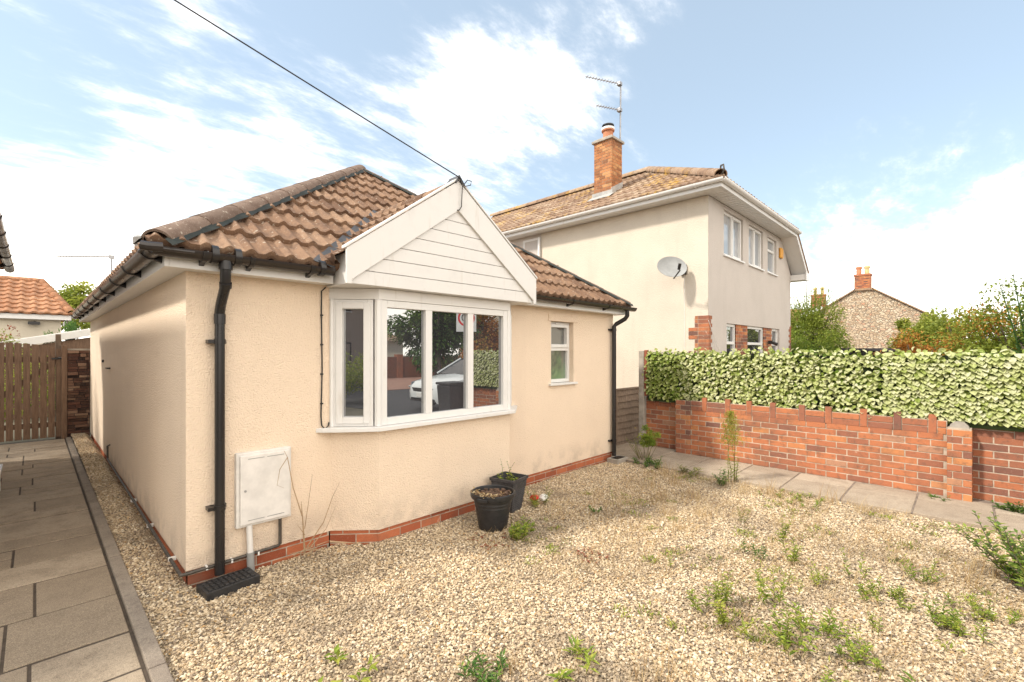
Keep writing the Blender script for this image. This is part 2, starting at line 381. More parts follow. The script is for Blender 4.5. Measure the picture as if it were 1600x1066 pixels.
M['slab2'] = m_slab('grey_slab', (.33, .265, .20), (.44, .365, .28), (.23, .18, .135))
M['kerb'] = m_slab('kerb_concrete', (.24, .20, .16), (.30, .255, .205), (.15, .12, .10))
M['pebble'] = None
def m_pebble():
    m = Mat('limestone_chippings')
    oi = m.N.new('ShaderNodeObjectInfo')
    c = m.ramp(oi.outputs['Random'], [(0, (.15, .12, .09)), (.13, (.27, .21, .155)), (.3, (.43, .325, .205)), (.55, (.57, .445, .29)), (.82, (.69, .57, .40)), (.91, (.77, .68, .53)), (.95, (.53, .33, .14)), (1, (.22, .19, .16))])
    big = m.noise(1.1, 5, .65)
    c = m.mix(m.mr(big, .47, .66, 0, .55), c, (.20, .155, .11))
    c = m.mix(m.mr(m.noise(60, 3), .45, .75, 0, .3), c, (.30, .22, .14))
    m.set(Base_Color=c, Roughness=.85); m.p.inputs['Specular IOR Level'].default_value = .25
    return m.m
M['pebble'] = m_pebble()
def m_gbase():
    m = Mat('gravel_bed'); c = m.ramp(m.noise(70, 4, .7), [(.3, (.20, .15, .10)), (.55, (.40, .31, .20)), (.7, (.52, .41, .27))])
    m.set(Base_Color=c, Roughness=.95); return m.bump(m.noise(70, 4, .7), 1., .015).m
M['gbase'] = m_gbase()
M['grass'] = m_leaf('weed_green', [(0, (.09, .16, .02)), (.5, (.22, .31, .035)), (1, (.46, .47, .08))], .35)
M['dgreen'] = m_leaf('dark_leaf', [(0, (.035, .085, .018)), (.6, (.08, .17, .03)), (1, (.20, .30, .05))], .3)
M['ivy'] = m_leaf('variegated_leaf', [(0, (.11, .20, .02)), (.22, (.26, .34, .055)), (.5, (.46, .51, .17)), (.75, (.64, .66, .34)), (1, (.74, .73, .48))], .3, .4)
M['cornleaf'] = m_leaf('arching_bush_leaf', [(0, (.06, .12, .02)), (.6, (.16, .25, .035)), (1, (.36, .40, .07))], .3)
M['olive'] = m_leaf('olive_leaf', [(0, (.10, .12, .03)), (.6, (.22, .22, .06)), (1, (.40, .36, .12))], .3)
M['ygreen'] = m_leaf('yellow_green_leaf', [(0, (.16, .22, .03)), (.6, (.34, .38, .06)), (1, (.52, .50, .10))], .35)
M['orangeleaf'] = m_leaf('orange_leaf', [(0, (.30, .13, .03)), (.6, (.50, .20, .04)), (1, (.45, .38, .06))], .3)
M['redleaf'] = m_leaf('red_stonecrop', [(0, (.22, .045, .035)), (1, (.42, .12, .06))], .2)
M['straw'] = m_leaf('dry_straw', [(0, (.36, .22, .10)), (.6, (.60, .45, .24)), (1, (.76, .62, .38))], .3)
M['stem'] = m_simple('green_brown_stem', (.16, .14, .05), .7, .4)
M['twig'] = m_simple('dead_twig', (.42, .29, .17), .85, .4)
M['bark'] = m_simple('bark', (.13, .10, .075), .9, .4, 10, bump=.5)
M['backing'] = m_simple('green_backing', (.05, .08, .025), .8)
M['netdark'] = m_simple('dark_mesh', (.02, .025, .02), .7)
M['tan_house'] = m_render('brown_roughcast', (.28, .22, .18), (.22, .17, .14), .5, .4)
M['sidewall'] = m_render('white_roughcast', (.8, .77, .72), (.7, .66, .6), .6, .4)
M['backcream'] = m_render('cream_house', (.62, .56, .45), (.5, .44, .35), .5, .3)

# ---------------------------------------------------------------- shape helpers
def hgt(x, y):
    h = -.022 + .016 * noise.noise(Vector((x * 1.1, y * 1.1, 0))) + .01 * noise.noise(Vector((x * 3.1, y * 3.1, 4)))
    if x < .74: h += .09 * max(0, min(1, (y - 3.2) / 5))
    return h
def bricks(mb, O, t, n, L, z0, z1, bl=.215, bh=.065, j=.01, depth=.1, jit=.002, jitr=None, start=0., rough=0.):
    """stretcher-bond bricks on a vertical face; O on the face line, t along, n outward"""
    row = 0; z = z0
    while z < z1 - .01:
        zt = min(z + bh, z1); x = -((row % 2) * (bl + j) / 2) - start
        while x < L - .01:
            a = max(0, x); b = min(L, x + bl)
            if b - a > .03:
                d = random.uniform(-jit, jit) + (random.uniform(-rough, rough) if rough else 0)
                mb.obox(O, t, n, a, b, -depth, d, z, zt, random.random() if jitr is None else jitr())
            x += bl + j
        z += bh + j; row += 1
def window(parent, O, t, n, x0, x1, z0, z1, mull=(), trans=(), fw=.055, sash=(), glass='glass', depth=.06, name='window', sill=True, sd_=.05, sz=None, label=None, sl=.03):
    """white frame + panes. mull/trans: positions of bars; sash: list of cell rects drawn with an extra raised sash"""
    O = Vector(O); f = MB()
    f.obox(O, t, n, x0, x0 + fw, -depth, 0, z0, z1); f.obox(O, t, n, x1 - fw, x1, -depth, 0, z0, z1)
    f.obox(O, t, n, x0 + fw, x1 - fw, -depth, 0, z0, z0 + fw); f.obox(O, t, n, x0 + fw, x1 - fw, -depth, 0, z1 - fw, z1)
    for m_ in mull: f.obox(O, t, n, m_ - fw * .6, m_ + fw * .6, -depth, -.001, z0 + fw, z1 - fw)
    for (a, b, zt) in trans: f.obox(O, t, n, a, b, -depth, -.002, zt - fw * .5, zt + fw * .5)
    for (a, b, c, d, w) in sash:
        f.obox(O, t, n, a, a + w, -depth + .01, .014, c, d); f.obox(O, t, n, b - w, b, -depth + .01, .014, c, d)
        f.obox(O, t, n, a + w, b - w, -depth + .01, .014, c, c + w); f.obox(O, t, n, a + w, b - w, -depth + .01, .014, d - w, d)
    w = obj(name, f, M['pvc'], parent, bevel=.004, label=label)
    xs = [x0 + fw * .5] + list(mull) + [x1 - fw * .5]
    for a, b in zip(xs[:-1], xs[1:]):
        zs = [z0 + fw * .5] + [q for (p_, r_, q) in trans if p_ <= (a + b) / 2 <= r_] + [z1 - fw * .5]
        for c, d in zip(zs[:-1], zs[1:]):
            g = MB(); g.obox(O, t, n, a, b, -depth * .65 - .012, -depth * .65, c, d)
            obj('pane', g, M[glass] if isinstance(glass, str) else glass, w)
    if sill:
        s_ = MB(); s_.obox(O, t, n, x0 - sl, x1 + sl, -.02, sd_, z0 - .035, z0 - .003); obj('sill', s_, M['pvc'], w, bevel=.004)
    return w
def tiles(O, e, u, W, L, pitch=.15, gauge=.33, amp=.028, step=.03, rows=3, samples=8, rollw=.56):
    """interlocking tiles on a slope: e along the eave, u up the slope, unit vectors"""
    O = Vector(O); e = Vector(e); u = Vector(u); n = e.cross(u)
    if n.z < 0: n = -n
    mb = MB(); S = int(W / pitch * samples) + 1
    nc = int(L / gauge) + 1
    prof = []
    for i in range(S + 1):
        s = i * pitch / samples; x = (s / pitch) % 1
        h = amp * math.sin(math.pi * x / rollw) ** 1.15 if x < rollw else -.002
        prof.append((s, h))
    for j in range(nc):
        tr = {}
        q0 = j * gauge; q1 = (j + 1) * gauge + .01
        wob = [random.uniform(-.003, .003) for _ in range(S // samples + 3)]
        rr = [max(0, min(1, random.gauss(.5, .28))) for _ in range(S // samples // 2 + 3)]
        rws = []
        for (q, off) in ((q0 + .004, -.028), (q0, -.002), (q0 + .006, step + .002), (q0 + gauge * .5, step * .5), (q1, -.002)):
            rws.append([O + e * s + u * q + n * (h + off + wob[i // samples]) for i, (s, h) in enumerate(prof)])
        mb.grid(rws, lambda a, b: (rr[b // (samples * 2)] * (.35 if a == 0 else 1)))
    return mb
def halfround(mb, A, B, r=.13, seg=.42, over=.006, lift=0.):
    A = Vector(A); B = Vector(B); d = (B - A); L = d.length; d.normalize()
    side = d.cross(Vector((0, 0, 1))).normalized(); up = side.cross(d).normalized()
    k = max(1, round(L / seg)); sl = L / k
    for i in range(k):
        p0 = A + d * (i * sl - .01); p1 = A + d * ((i + 1) * sl + .035)
        ra = r + over; rb = r; c = random.random()
        rows = []
        for (p, rr, ins) in ((p0, ra - .018, 0), (p0, ra, 0), (p1, rb, 0)):
            rows.append([p + side * math.cos(a) * rr + up * (math.sin(a) * rr * .85 + lift) for a in [math.pi * q / 12 for q in range(-1, 14)]])
        mb.grid(rows, c)
def gutter(mb, A, B, r=.056, drop=0.):
    A = Vector(A); B = Vector(B); d = (B - A).normalized(); side = d.cross(Vector((0, 0, 1))).normalized(); Z = Vector((0, 0, 1))
    an = [math.pi + math.pi * q / 12 for q in range(13)]
    o = [side * math.cos(a) * r + Z * math.sin(a) * r for a in an]; i_ = [side * math.cos(a) * (r - .006) + Z * math.sin(a) * (r - .006) for a in reversed(an)]
    ring = o + i_
    mb.grid([[A + p for p in ring], [B + p for p in ring]], close=True)
    mb.face([A + p for p in reversed(ring)]); mb.face([B + p for p in ring])
def bracket(mb, P, d, fasc, r=.064, w=.03):
    P = Vector(P); d = Vector(d).normalized(); side = d.cross(Vector((0, 0, 1))).normalized(); Z = Vector((0, 0, 1))
    if side.dot(Vector(fasc)) < 0: side = -side
    an = [math.pi + math.pi * q / 12 for q in range(13)]
    o = [side * math.cos(a) * r + Z * math.sin(a) * r for a in an]; i_ = [side * math.cos(a) * (r - .008) + Z * math.sin(a) * (r - .008) for a in reversed(an)]
    ring = o + i_
    A = P - d * w / 2; B = P + d * w / 2
    mb.grid([[A + p for p in ring], [B + p for p in ring]], close=True); mb.face([A + p for p in reversed(ring)]); mb.face([B + p for p in ring])
    q = [P + side * r * .8 - Z * .0, P + side * r * 1.25 + Z * .0, P + side * r * 1.25 - Z * .085, P + side * r * .2 - Z * .062]
    mb.extr([x - d * w / 2 for x in q], d * w)
def bush(mb, C, rad, n, leaf, seed=0, shell=.55, m=0, droop=0.2, clumps=14, wr=.5, bias=0.):
    """leaf clumps spread through an ellipsoid with an uneven outline"""
    rn = random.Random(seed); C = Vector(C); cl = []
    for _ in range(clumps):
        a = rn.uniform(0, 2 * math.pi); z = rn.uniform(-.8, 1); s_ = math.sqrt(max(0, 1 - z * z)); k = rn.uniform(shell * .5, 1.0)
        cl.append((Vector((math.cos(a) * s_ * rad[0] * k, math.sin(a) * s_ * rad[1] * k, z * rad[2] * k)), rn.uniform(.22, .42), rn.uniform(-.25, .25)))
    for i in range(n):
        c, cr, cs = rn.choice(cl)
        v = Vector((rn.gauss(0, 1), rn.gauss(0, 1), rn.gauss(0, 1))).normalized() * (rn.random() ** .4)
        p = C + c + Vector((v.x * rad[0] * cr, v.y * rad[1] * cr, v.z * rad[2] * cr))
        d = (p - C).normalized() + Vector((rn.gauss(0, .6), rn.gauss(0, .6), rn.gauss(0, .6) - droop))
        mb.leaf(p, d, Vector((rn.gauss(0, .4), rn.gauss(0, .4), 1)), leaf * rn.uniform(.6, 1.2), leaf * wr * rn.uniform(.7, 1.2), max(0, min(1, .5 + cs + bias + rn.gauss(0, .18))), m)
def trunk(mb, x, y, z0, h, r, n=6, spread=.5, seed=1):
    rn = random.Random(seed)
    mb.tube([(x, y, z0), (x + .02, y, z0 + h * .3), (x, y + .03, z0 + h * .6)], [r, r * .8, r * .55], 8)
    for i in range(n):
        a = i * 2 * math.pi / n + rn.uniform(-.4, .4); k = rn.uniform(.6, 1)
        mb.tube([(x, y, z0 + h * rn.uniform(.25, .55)), (x + math.cos(a) * spread * .5 * k, y + math.sin(a) * spread * .5 * k, z0 + h * .7), (x + math.cos(a) * spread * k, y + math.sin(a) * spread * k, z0 + h * rn.uniform(.85, 1.0))], [r * .5, r * .3, r * .12], 6)

# ================================================================ SETTING
g = MB(); g.box(-150, 150, -150, 150, -.6, -.06); tag(obj('ground', g, m_simple('earth', (.14, .12, .075), .95, .4, .5)), kind='structure')
g = MB(); g.box(-60, 60, -10.5, -1.9, -.3, -.05); tag(obj('road', g, M['asphalt']), kind='structure')
g = MB(); g.box(-60, 60, -18, -10.5, -.3, -.02); tag(obj('pavement', g, M['pink']), kind='structure')
g = MB(); g.box(7.5, 40, -1.9, 3.2, -.3, -.03); g.box(6.2, 9.2, 4.6, 14, -.3, -.03); tag(obj('yard', g, M['slab2']), kind='structure')
# left path of irregular slabs, with a kerb
sl = MB(); rn = random.Random(3); y = -1.6; X0, X1 = -.56, .392
while y < 12.0:
    if y < 8.2: dep = rn.choice((.30, .45, .45, .60))
    else: dep = rn.choice((.30, .45))
    cut = rn.choice((-.12, .05, -.3, .0, 9, -.02))
    spans = [(X0, X1)] if cut > 1 else [(X0, cut), (cut, X1)]
    if cut <= 1 and dep == .45 and rn.random() < .6:   # a tall slab next to two short ones
        side = rn.random() < .5
        for k, (a, b) in enumerate(spans):
            if (k == 0) == side:
                sl.box(a + .007, b - .007, y + .011, y + .214, -.04, .018 + rn.uniform(-.003, .003), rn.random()); sl.box(a + .007, b - .007, y + .236, y + .439, -.04, .018 + rn.uniform(-.003, .003), rn.random())
            else: sl.box(a + .007, b - .007, y + .011, y + dep - .011, -.04, .018 + rn.uniform(-.003, .003), rn.random())
    else:
        for a, b in spans: sl.box(a + .007, b - .007, y + .011, y + dep - .011, -.04, .018 + rn.uniform(-.003, .003), rn.random())
    y += dep
tag(obj('path', sl, M['slab'], bevel=.005), kind='structure')
jb = MB(); jb.box(-.57, .401, -1.6, 12.2, -.05, .0125); tag(obj('path_bed', jb, m_simple('dark_joint_dirt', (.085, .063, .045), .95, .4, 20)), kind='structure')
kb = MB(); y = -1.6
while y < 12.1: kb.box(.402, .478, y + .002, min(y + .912, 12.1), -.1, .040 + rn.uniform(-.004, .004), rn.random()); y += .915
tag(obj('kerb', kb, M['kerb'], bevel=.006), kind='structure')
# path beside the garden wall
sl = MB()
def pw(y): return 7.155 + .036 * y
y = -2.6
while y < 6.5:
    d = .60; a = 6.22 + .02 * rn.uniform(-1, 1); e = pw(y) if y < 3.0 else 7.42
    spl = rn.choice((.62, .62, .6)); z = .020 + rn.uniform(-.004, .004)
    sl.box(a, a + spl, y + .008, y + d - .008, -.04, z, rn.random()); sl.box(a + spl + .014, e - .012, y + .008 + .0, y + d - .008, -.04, z + rn.uniform(-.004, .004), rn.random())
    y += d
tag(obj('path', sl, M['slab2'], bevel=.006), kind='structure')
jb = MB(); jb.box(6.22, 7.44, -2.6, 6.5, -.05, .011); tag(obj('path_bed', jb, M['mortar_d']), kind='structure')

# ---------------- gravel: uneven bed + chippings
def gravel():
    mb = MB(); st = .1
    def patch(x0, x1, y0, y1, ok):
        nx = round((x1 - x0) / st); ny = round((y1 - y0) / st)
        for i in range(nx):
            for j in range(ny):
                xa = x0 + (x1 - x0) * i / nx; xb = x0 + (x1 - x0) * (i + 1) / nx; ya = y0 + (y1 - y0) * j / ny; yb = y0 + (y1 - y0) * (j + 1) / ny
                if ok((xa + xb) / 2, (ya + yb) / 2):
                    mb.face([(xa, ya, hgt(xa, ya)), (xb, ya, hgt(xb, ya)), (xb, yb, hgt(xb, yb)), (xa, yb, hgt(xa, yb))])
    def ok(x, y):
        if y > 3.94 and x > .76: return x > 6.3
        if 1.78 < x < 4.0 and y > 3.66 + max(0, 2.08 - x) * .9 + max(0, x - 3.7) * .9: return False
        return True
    patch(.48, 6.24, -1.4, 4.0, ok); patch(.48, .76, 4.0, 12.2, lambda x, y: True)
    o = obj('gravel', mb, M['gbase'], smooth=True); tag(o, kind='stuff')
    ng = bpy.data.node_groups.new('scatter_chippings', 'GeometryNodeTree')
    ng.interface.new_socket('Geometry', in_out='INPUT', socket_type='NodeSocketGeometry'); ng.interface.new_socket('Geometry', in_out='OUTPUT', socket_type='NodeSocketGeometry')
    N = ng.nodes; L = ng.links
    gi = N.new('NodeGroupInput'); go = N.new('NodeGroupOutput')
    dp = N.new('GeometryNodeDistributePointsOnFaces'); dp.inputs['Density'].default_value = 8600; L.new(gi.outputs[0], dp.inputs['Mesh'])
    join = N.new('GeometryNodeGeometryToInstance')
    for k in range(5):
        ico = N.new('GeometryNodeMeshIcoSphere'); ico.inputs['Radius'].default_value = .0057; ico.inputs['Subdivisions'].default_value = 2
        sp = N.new('GeometryNodeSetPosition'); ns = N.new('ShaderNodeTexNoise'); ns.noise_dimensions = '4D'; ns.inputs['W'].default_value = k * 7.3; ns.inputs['Scale'].default_value = 110; ns.inputs['Detail'].default_value = 1
        pos = N.new('GeometryNodeInputPosition'); L.new(pos.outputs[0], ns.inputs['Vector'])
        sub = N.new('ShaderNodeVectorMath'); sub.operation = 'SUBTRACT'; L.new(ns.outputs['Color'], sub.inputs[0]); sub.inputs[1].default_value = (.5, .5, .5)
        sc = N.new('ShaderNodeVectorMath'); sc.operation = 'SCALE'; L.new(sub.outputs[0], sc.inputs[0]); sc.inputs['Scale'].default_value = .013
        L.new(ico.outputs[0], sp.inputs[0]); L.new(sc.outputs[0], sp.inputs['Offset'])
        tr = N.new('GeometryNodeTransform'); tr.inputs['Scale'].default_value = (1.25, .9 + .05 * k, .55 + .05 * k); L.new(sp.outputs[0], tr.inputs[0])
        sm = N.new('GeometryNodeSetMaterial'); sm.inputs['Material'].default_value = M['pebble']; L.new(tr.outputs[0], sm.inputs[0])
        L.new(sm.outputs[0], join.inputs[0])
    iop = N.new('GeometryNodeInstanceOnPoints'); iop.inputs['Pick Instance'].default_value = True
    L.new(dp.outputs['Points'], iop.inputs['Points']); L.new(join.outputs[0], iop.inputs['Instance'])
    rr = N.new('FunctionNodeRandomValue'); rr.data_type = 'FLOAT_VECTOR'; rr.inputs[0].default_value = (-.6, -.6, 0); rr.inputs[1].default_value = (.6, .6, 6.28); L.new(rr.outputs[0], iop.inputs['Rotation'])
    rs = N.new('FunctionNodeRandomValue'); rs.data_type = 'FLOAT'; rs.inputs[2].default_value = .65; rs.inputs[3].default_value = 1.5; rs.inputs['Seed'].default_value = 5; L.new(rs.outputs[1], iop.inputs['Scale'])
    spz = N.new('GeometryNodeSetPosition'); rz = N.new('FunctionNodeRandomValue'); rz.data_type = 'FLOAT_VECTOR'; rz.inputs[0].default_value = (0, 0, -.002); rz.inputs[1].default_value = (0, 0, .012); rz.inputs['Seed'].default_value = 9
    L.new(dp.outputs['Points'], spz.inputs[0]); L.new(rz.outputs[0], spz.inputs['Offset']); L.new(spz.outputs[0], iop.inputs['Points'])
    jn = N.new('GeometryNodeJoinGeometry'); L.new(iop.outputs[0], jn.inputs[0]); L.new(gi.outputs[0], jn.inputs[0]); L.new(jn.outputs[0], go.inputs[0])
    md = o.modifiers.new('chippings', 'NODES'); md.node_group = ng
gravel()

# ================================================================ BUNGALOW
XL, XR, YF, YB = .742, 6.27, 3.93, 12.0
EX0, EX1, EY0, EY1 = .52, 6.42, 3.70, 12.2          # eaves rectangle
ZE = 2.335; SLP = .71; ZS = 2.21
XC = (EX0 + EX1) / 2; HW = (EX1 - EX0) / 2; ZR = ZE + HW * SLP
ln = math.sqrt(1 + SLP ** 2)
bung = thing('bungalow', 'cream roughcast bungalow with brown tiled hipped roof and white gabled bay window', 'house', (3.5, 8, 0))
w = MB()
w.box(XL, XR, YF + .2, YB, .10, 2.30)
WX0, WX1, WZ0, WZ1 = 4.763, 5.253, 1.225, 2.05
w.box(XL, WX0, YF, YF + .2, .10, 2.30); w.box(WX1, XR, YF, YF + .2, .10, 2.30)
w.box(WX0, WX1, YF, YF + .2, .10, WZ0 - .03); w.box(WX0, WX1, YF, YF + .2, WZ1, 2.30)
w.box(WX0 - .06, WX1 + .10, YF - .012, YF, WZ1 + .002, 2.145)     # raised band over the window
bay = [(1.775, YF + .01), (2.086, 3.65), (3.70, 3.65), (4.0, YF + .01)]
w.prism(bay, .10, .96)
wall = obj('wall', w, M['cream'], bung)
pl = MB(); mo = MB()
def plinth(a, b, skip=0):
    a = Vector((*a, 0)); b = Vector((*b, 0)); t = (b - a).normalized(); n = Vector((t.y, -t.x, 0)); L = (b - a).length
    bricks(pl, a - n * .012, t, n, L, -.155, .10, depth=.05, jit=.001); mo.obox(a - n * .012, t, n, 0, L, -.06, -.003, -.18, .099)
plinth((XL + .012, YF), (1.775, YF)); plinth((1.775, YF), (2.086, 3.65)); plinth((2.086, 3.65), (3.70, 3.65)); plinth((3.70, 3.65), (4.0, YF)); plinth((4.0, YF), (XR, YF))
plinth((XL, YB), (XL, YF + .05))
bp = obj('brick_plinth', pl, M['brick'], bung); obj('mortar', mo, M['mortar'], bp)

# eaves
ev = MB()
ev.box(.595, .62, EY0 + .07, EY1, ZS, 2.34); ev.box(.62, 1.735, EY0 + .07, EY0 + .095, ZS, 2.34); ev.box(4.0, XR + .095, EY0 + .07, EY0 + .095, ZS, 2.34)
ev.box(XR + .07, XR + .095, EY0 + .095, EY1, ZS, 2.34)
ev.box(.62, XL - .001, EY0 + .095, EY1, ZS + .004, ZS + .014); ev.box(XL - .001, 1.735, EY0 + .095, YF - .001, ZS + .004, ZS + .014); ev.box(4.0, XR + .07, EY0 + .095, YF - .001, ZS + .004, ZS + .014); ev.box(XR + .001, XR + .07, YF, EY1, ZS + .004, ZS + .014)
obj('eaves_board', ev, M['pvc'], bung, bevel=.002)
# roof: front hip slope, left, right, back
up_f = Vector((0, 1, SLP)) / ln; up_l = Vector((1, 0, SLP)) / ln; up_r = Vector((-1, 0, SLP)) / ln
SL = HW * ln
YA = EY0 + HW                                       # ridge end
roofs = []
def hip_plane(px, py, dx, dy):                      # vertical plane through (px,py) along (dx,dy); keep left side
    return ((px, py, 0), Vector((dy, -dx, 0)).normalized())
m1 = tiles((EX0 - .02, EY0, ZE), (1, 0, 0), up_f, EX1 - EX0 + .04, SL, pitch=.138, gauge=.335)
roof = obj('roof', m1, M['tile'], bung, smooth=True, sharp=50, clips=[hip_plane(EX0, EY0, -1, -1), hip_plane(EX1, EY0, -1, 1),
       ])
# clip out of the bay gable happens by overlap (the gable roof sits above it)
m2 = tiles((EX0, EY1, ZE), (0, -1, 0), up_l, EY1 - EY0, SL, pitch=.15, gauge=.335, samples=6)
obj('roof_slope', m2, M['tile'], roof, smooth=True, sharp=50, clips=[hip_plane(EX0, EY0, 1, 1)])
m3 = tiles((EX1, EY0, ZE), (0, 1, 0), up_r, EY1 - EY0, SL, pitch=.15, gauge=.335, samples=6)
obj('roof_slope', m3, M['tile'], roof, smooth=True, sharp=50, clips=[hip_plane(EX1, EY0, 1, -1)])
gb = MB(); gb.extr([(EX0 + .1, EY1 - .15, ZS), (EX1 - .1, EY1 - .15, ZS), (EX1 - .1, EY1 - .15, ZE), (XC, EY1 - .15, ZR - .05), (EX0 + .1, EY1 - .15, ZE)], (0, .1, 0)); obj('rear_gable', gb, M['cream'], bung)
hr = MB()
halfround(hr, (EX0 + .04, EY0 + .04, ZE + .02), (XC, YA, ZR - .015), .098, .45, lift=.0)
halfround(hr, (EX1 - .04, EY0 + .04, ZE + .01), (XC, YA, ZR - .02), .08, .45)
halfround(hr, (XC, YA + .03, ZR - .02), (XC, EY1, ZR - .02), .10, .45)
obj('hip_tiles', hr, M['ridge'], roof, smooth=True, sharp=40)
cl = MB()                                              # black clips and the dry-hip strip beneath the hip tiles
A_ = Vector((EX0 + .04, EY0 + .04, ZE + .03)); B_ = Vector((XC, YA, ZR - .01)); L_ = (B_ - A_).length
for i in range(1, round(L_ / .45)):
    p = A_.lerp(B_, i / round(L_ / .45)) + Vector((0, 0, .085)); cl.box(p.x - .02, p.x + .02, p.y - .02, p.y + .02, p.z - .035, p.z - .005)
for sx in (1, -1):
    a = Vector((EX0 if sx > 0 else EX1, EY0, ZE)); b = Vector((XC, YA, ZR)); d = (b - a).normalized(); sd3 = Vector((sx, -1, 0)).normalized()
    for k in range(40):
        p = a.lerp(b, k / 40); q = a.lerp(b, (k + 1) / 40)
        for s2 in (1, -1):
            o1 = sd3 * s2 * (.130 + .010 * math.sin(k * 1.7)); o2 = sd3 * s2 * (.130 + .012 * math.sin((k + 1) * 1.7)); dz = Vector((0, 0, .03))
            dd = Vector((0, 0, -.012))
            cl.face([p + sd3 * s2 * .08 + dz, q + sd3 * s2 * .08 + dz, q + o2 + dd, p + o1 + dd])
obj('hip_strip', cl, M['netdark'], roof)

# gutter runs (front left of bay, front right, left side, right side)
gt = MB(); GZ = 2.318; GY = EY0 - .0; GX = .535
gutter(gt, (GX - .02, GY, GZ), (1.70, GY, GZ)); gutter(gt, (4.06, GY, GZ), (6.50, GY, GZ))
gutter(gt, (GX, EY1, GZ), (GX, GY - .02, GZ))
gt.tube([(GX - .075, GY - .045, GZ - .01), (GX - .045, GY - .06, GZ - .015), (GX + .03, GY - .065, GZ - .01)], .03, 10)
gt.tube([(GX - .06, GY + .14, GZ - .02), (GX - .058, GY, GZ - .02), (GX - .03, GY - .05, GZ - .02), (GX + .03, GY - .06, GZ - .02), (GX + .2, GY - .06, GZ - .02)], .012, 8)
gu = obj('gutter', gt, M['gutter'], bung, smooth=True, sharp=35)
y = 3.86
def one(name, f, mat, parent, **k):
    q = MB(); f(q); return obj(name, q, mat, parent, **k)
while y < 12.1: one('gutter_bracket', lambda q: bracket(q, (GX, y, GZ), (0, 1, 0), (1, 0, 0)), M['black'], gu, smooth=True, sharp=35); y += .88
for x in (.80, 1.09, 1.52, 4.9, 5.75): one('gutter_bracket', lambda q: bracket(q, (x, GY, GZ), (1, 0, 0), (0, 1, 0)), M['black'], gu, smooth=True, sharp=35)
for x in (.86, 1.0, 1.60, 4.11): one('gutter_joint', lambda q: q.tube([(x - .02, GY, GZ - .004), (x + .02, GY, GZ - .004)], .063, 12), M['black'], gu, smooth=True, sharp=35)
# lead valley at the left of the gable
# front-left downpipe with swan neck
dpm = MB(); dx = .935; dy = YF - .062
dpm.tube([(.93, GY, GZ - .04), (.93, GY, GZ - .10)], .043, 14)
dpm.tube([(.93, GY, GZ - .08), (.93, GY + .005, GZ - .17), (.935, GY + .03, GZ - .215), (dx, dy - .03, GZ - .33), (dx, dy, GZ - .385), (dx, dy, GZ - .45)], .034, 14)
dpm.tube([(dx, dy, GZ - .42), (dx, dy, .04)], .033, 16)
dpm.tube([(dx, dy, GZ - .47), (dx, dy, GZ - .40)], .038, 16); dpm.tube([(.93, GY, GZ - .19), (.935, GY + .02, GZ - .22)], .039, 14)
dp1 = obj('downpipe', dpm, M['black'], bung, smooth=True, sharp=40)
for z in (1.72, .52):
    br = MB(); br.tube([(dx, dy, z - .018), (dx, dy, z + .018)], .038, 16); br.box(dx - .075, dx - .03, dy - .01, YF + .003, z - .013, z + .013); br.box(dx - .05, dx + .05, dy + .03, YF + .003, z - .013, z + .013); obj('pipe_clip', br, M['black'], dp1, smooth=True, sharp=40)
dpm = MB(); dx = 6.21; dy = YF - .055
dpm.tube([(6.30, GY, GZ - .03), (6.30, GY, GZ - .13), (6.29, GY + .03, GZ - .175), (dx + .02, dy - .03, GZ - .25), (dx, dy, GZ - .29), (dx, dy, .05)], .033, 14)
dp2 = obj('downpipe', dpm, M['black'], bung, smooth=True, sharp=40)
for z in (1.98, .28):
    br = MB(); br.tube([(dx, dy, z - .018), (dx, dy, z + .018)], .038, 14); br.box(dx - .085, dx + .06, dy + .02, YF + .003, z - .013, z + .013); obj('pipe_clip', br, M['black'], dp2, smooth=True, sharp=40)

# gable over the bay
GX0, GX1, GYF = 1.73, 4.006, 3.535; GXC = (GX0 + GX1) / 2; GZT = 3.30; GZE = 2.475; GZB = 2.195
gsl = (GZT - GZE) / (GXC - GX0)
gm = MB()
gm.extr([(GX0 + .02, GYF + .035, GZB + .002), (GX1 - .02, GYF + .035, GZB + .002), (GX1 - .02, GYF + .035, GZE - .03), (GXC, GYF + .035, GZT - .04), (GX0 + .02, GYF + .035, GZE - .03)], (0, .36, 0))
gable = obj('bay_gable', gm, M['clad'], bung)
cb = MB(); z = GZB + .004; bh = .118; k = 0
while z < GZT - .3:
    z1 = z + bh
    def half(zq): return max(.0, (GZT - .27 - zq) / gsl + .035)
    a = min(half(z), GXC - GX0 - .04); b = min(half(z1), GXC - GX0 - .04)
    if a > .02:
        yf = GYF + .012
        poly = [(GXC - a, yf, z), (GXC + a, yf, z), (GXC + b, yf, z1 - .005), (GXC - b, yf, z1 - .005)]
        cb.extr(poly, (0, .03, 0), random.random())
    z = z1
obj('cladding', cb, M['clad'], gable, bevel=.002)
bb = MB(); th = .285
for s in (1, -1):
    xe = GX0 if s > 0 else GX1
    P = [(xe, GYF - .012, GZB - .004), (xe, GYF - .012, GZE), (GXC, GYF - .012, GZT), (GXC, GYF - .012, GZT - th), (xe + s * .045, GYF - .012, GZE - th + .045 * gsl + .004), (xe + s * .045, GYF - .012, GZB - .004)]
    bb.extr(P, (0, .023, 0))
obj('barge_board', bb, M['clad'], gable, bevel=.002)
cp = MB()
for s in (1, -1):
    xe = GX0 if s > 0 else GX1
    a = Vector((xe - s * .012, GYF - .02, GZE - .002)); b = Vector((GXC, GYF - .02, GZT + .012)); u_ = Vector((0, 0, .022))
    cp.extr([a, b, b + u_, a + u_], (0, .075, 0))
obj('verge_trim', cp, M['pvc'], gable, bevel=.003)
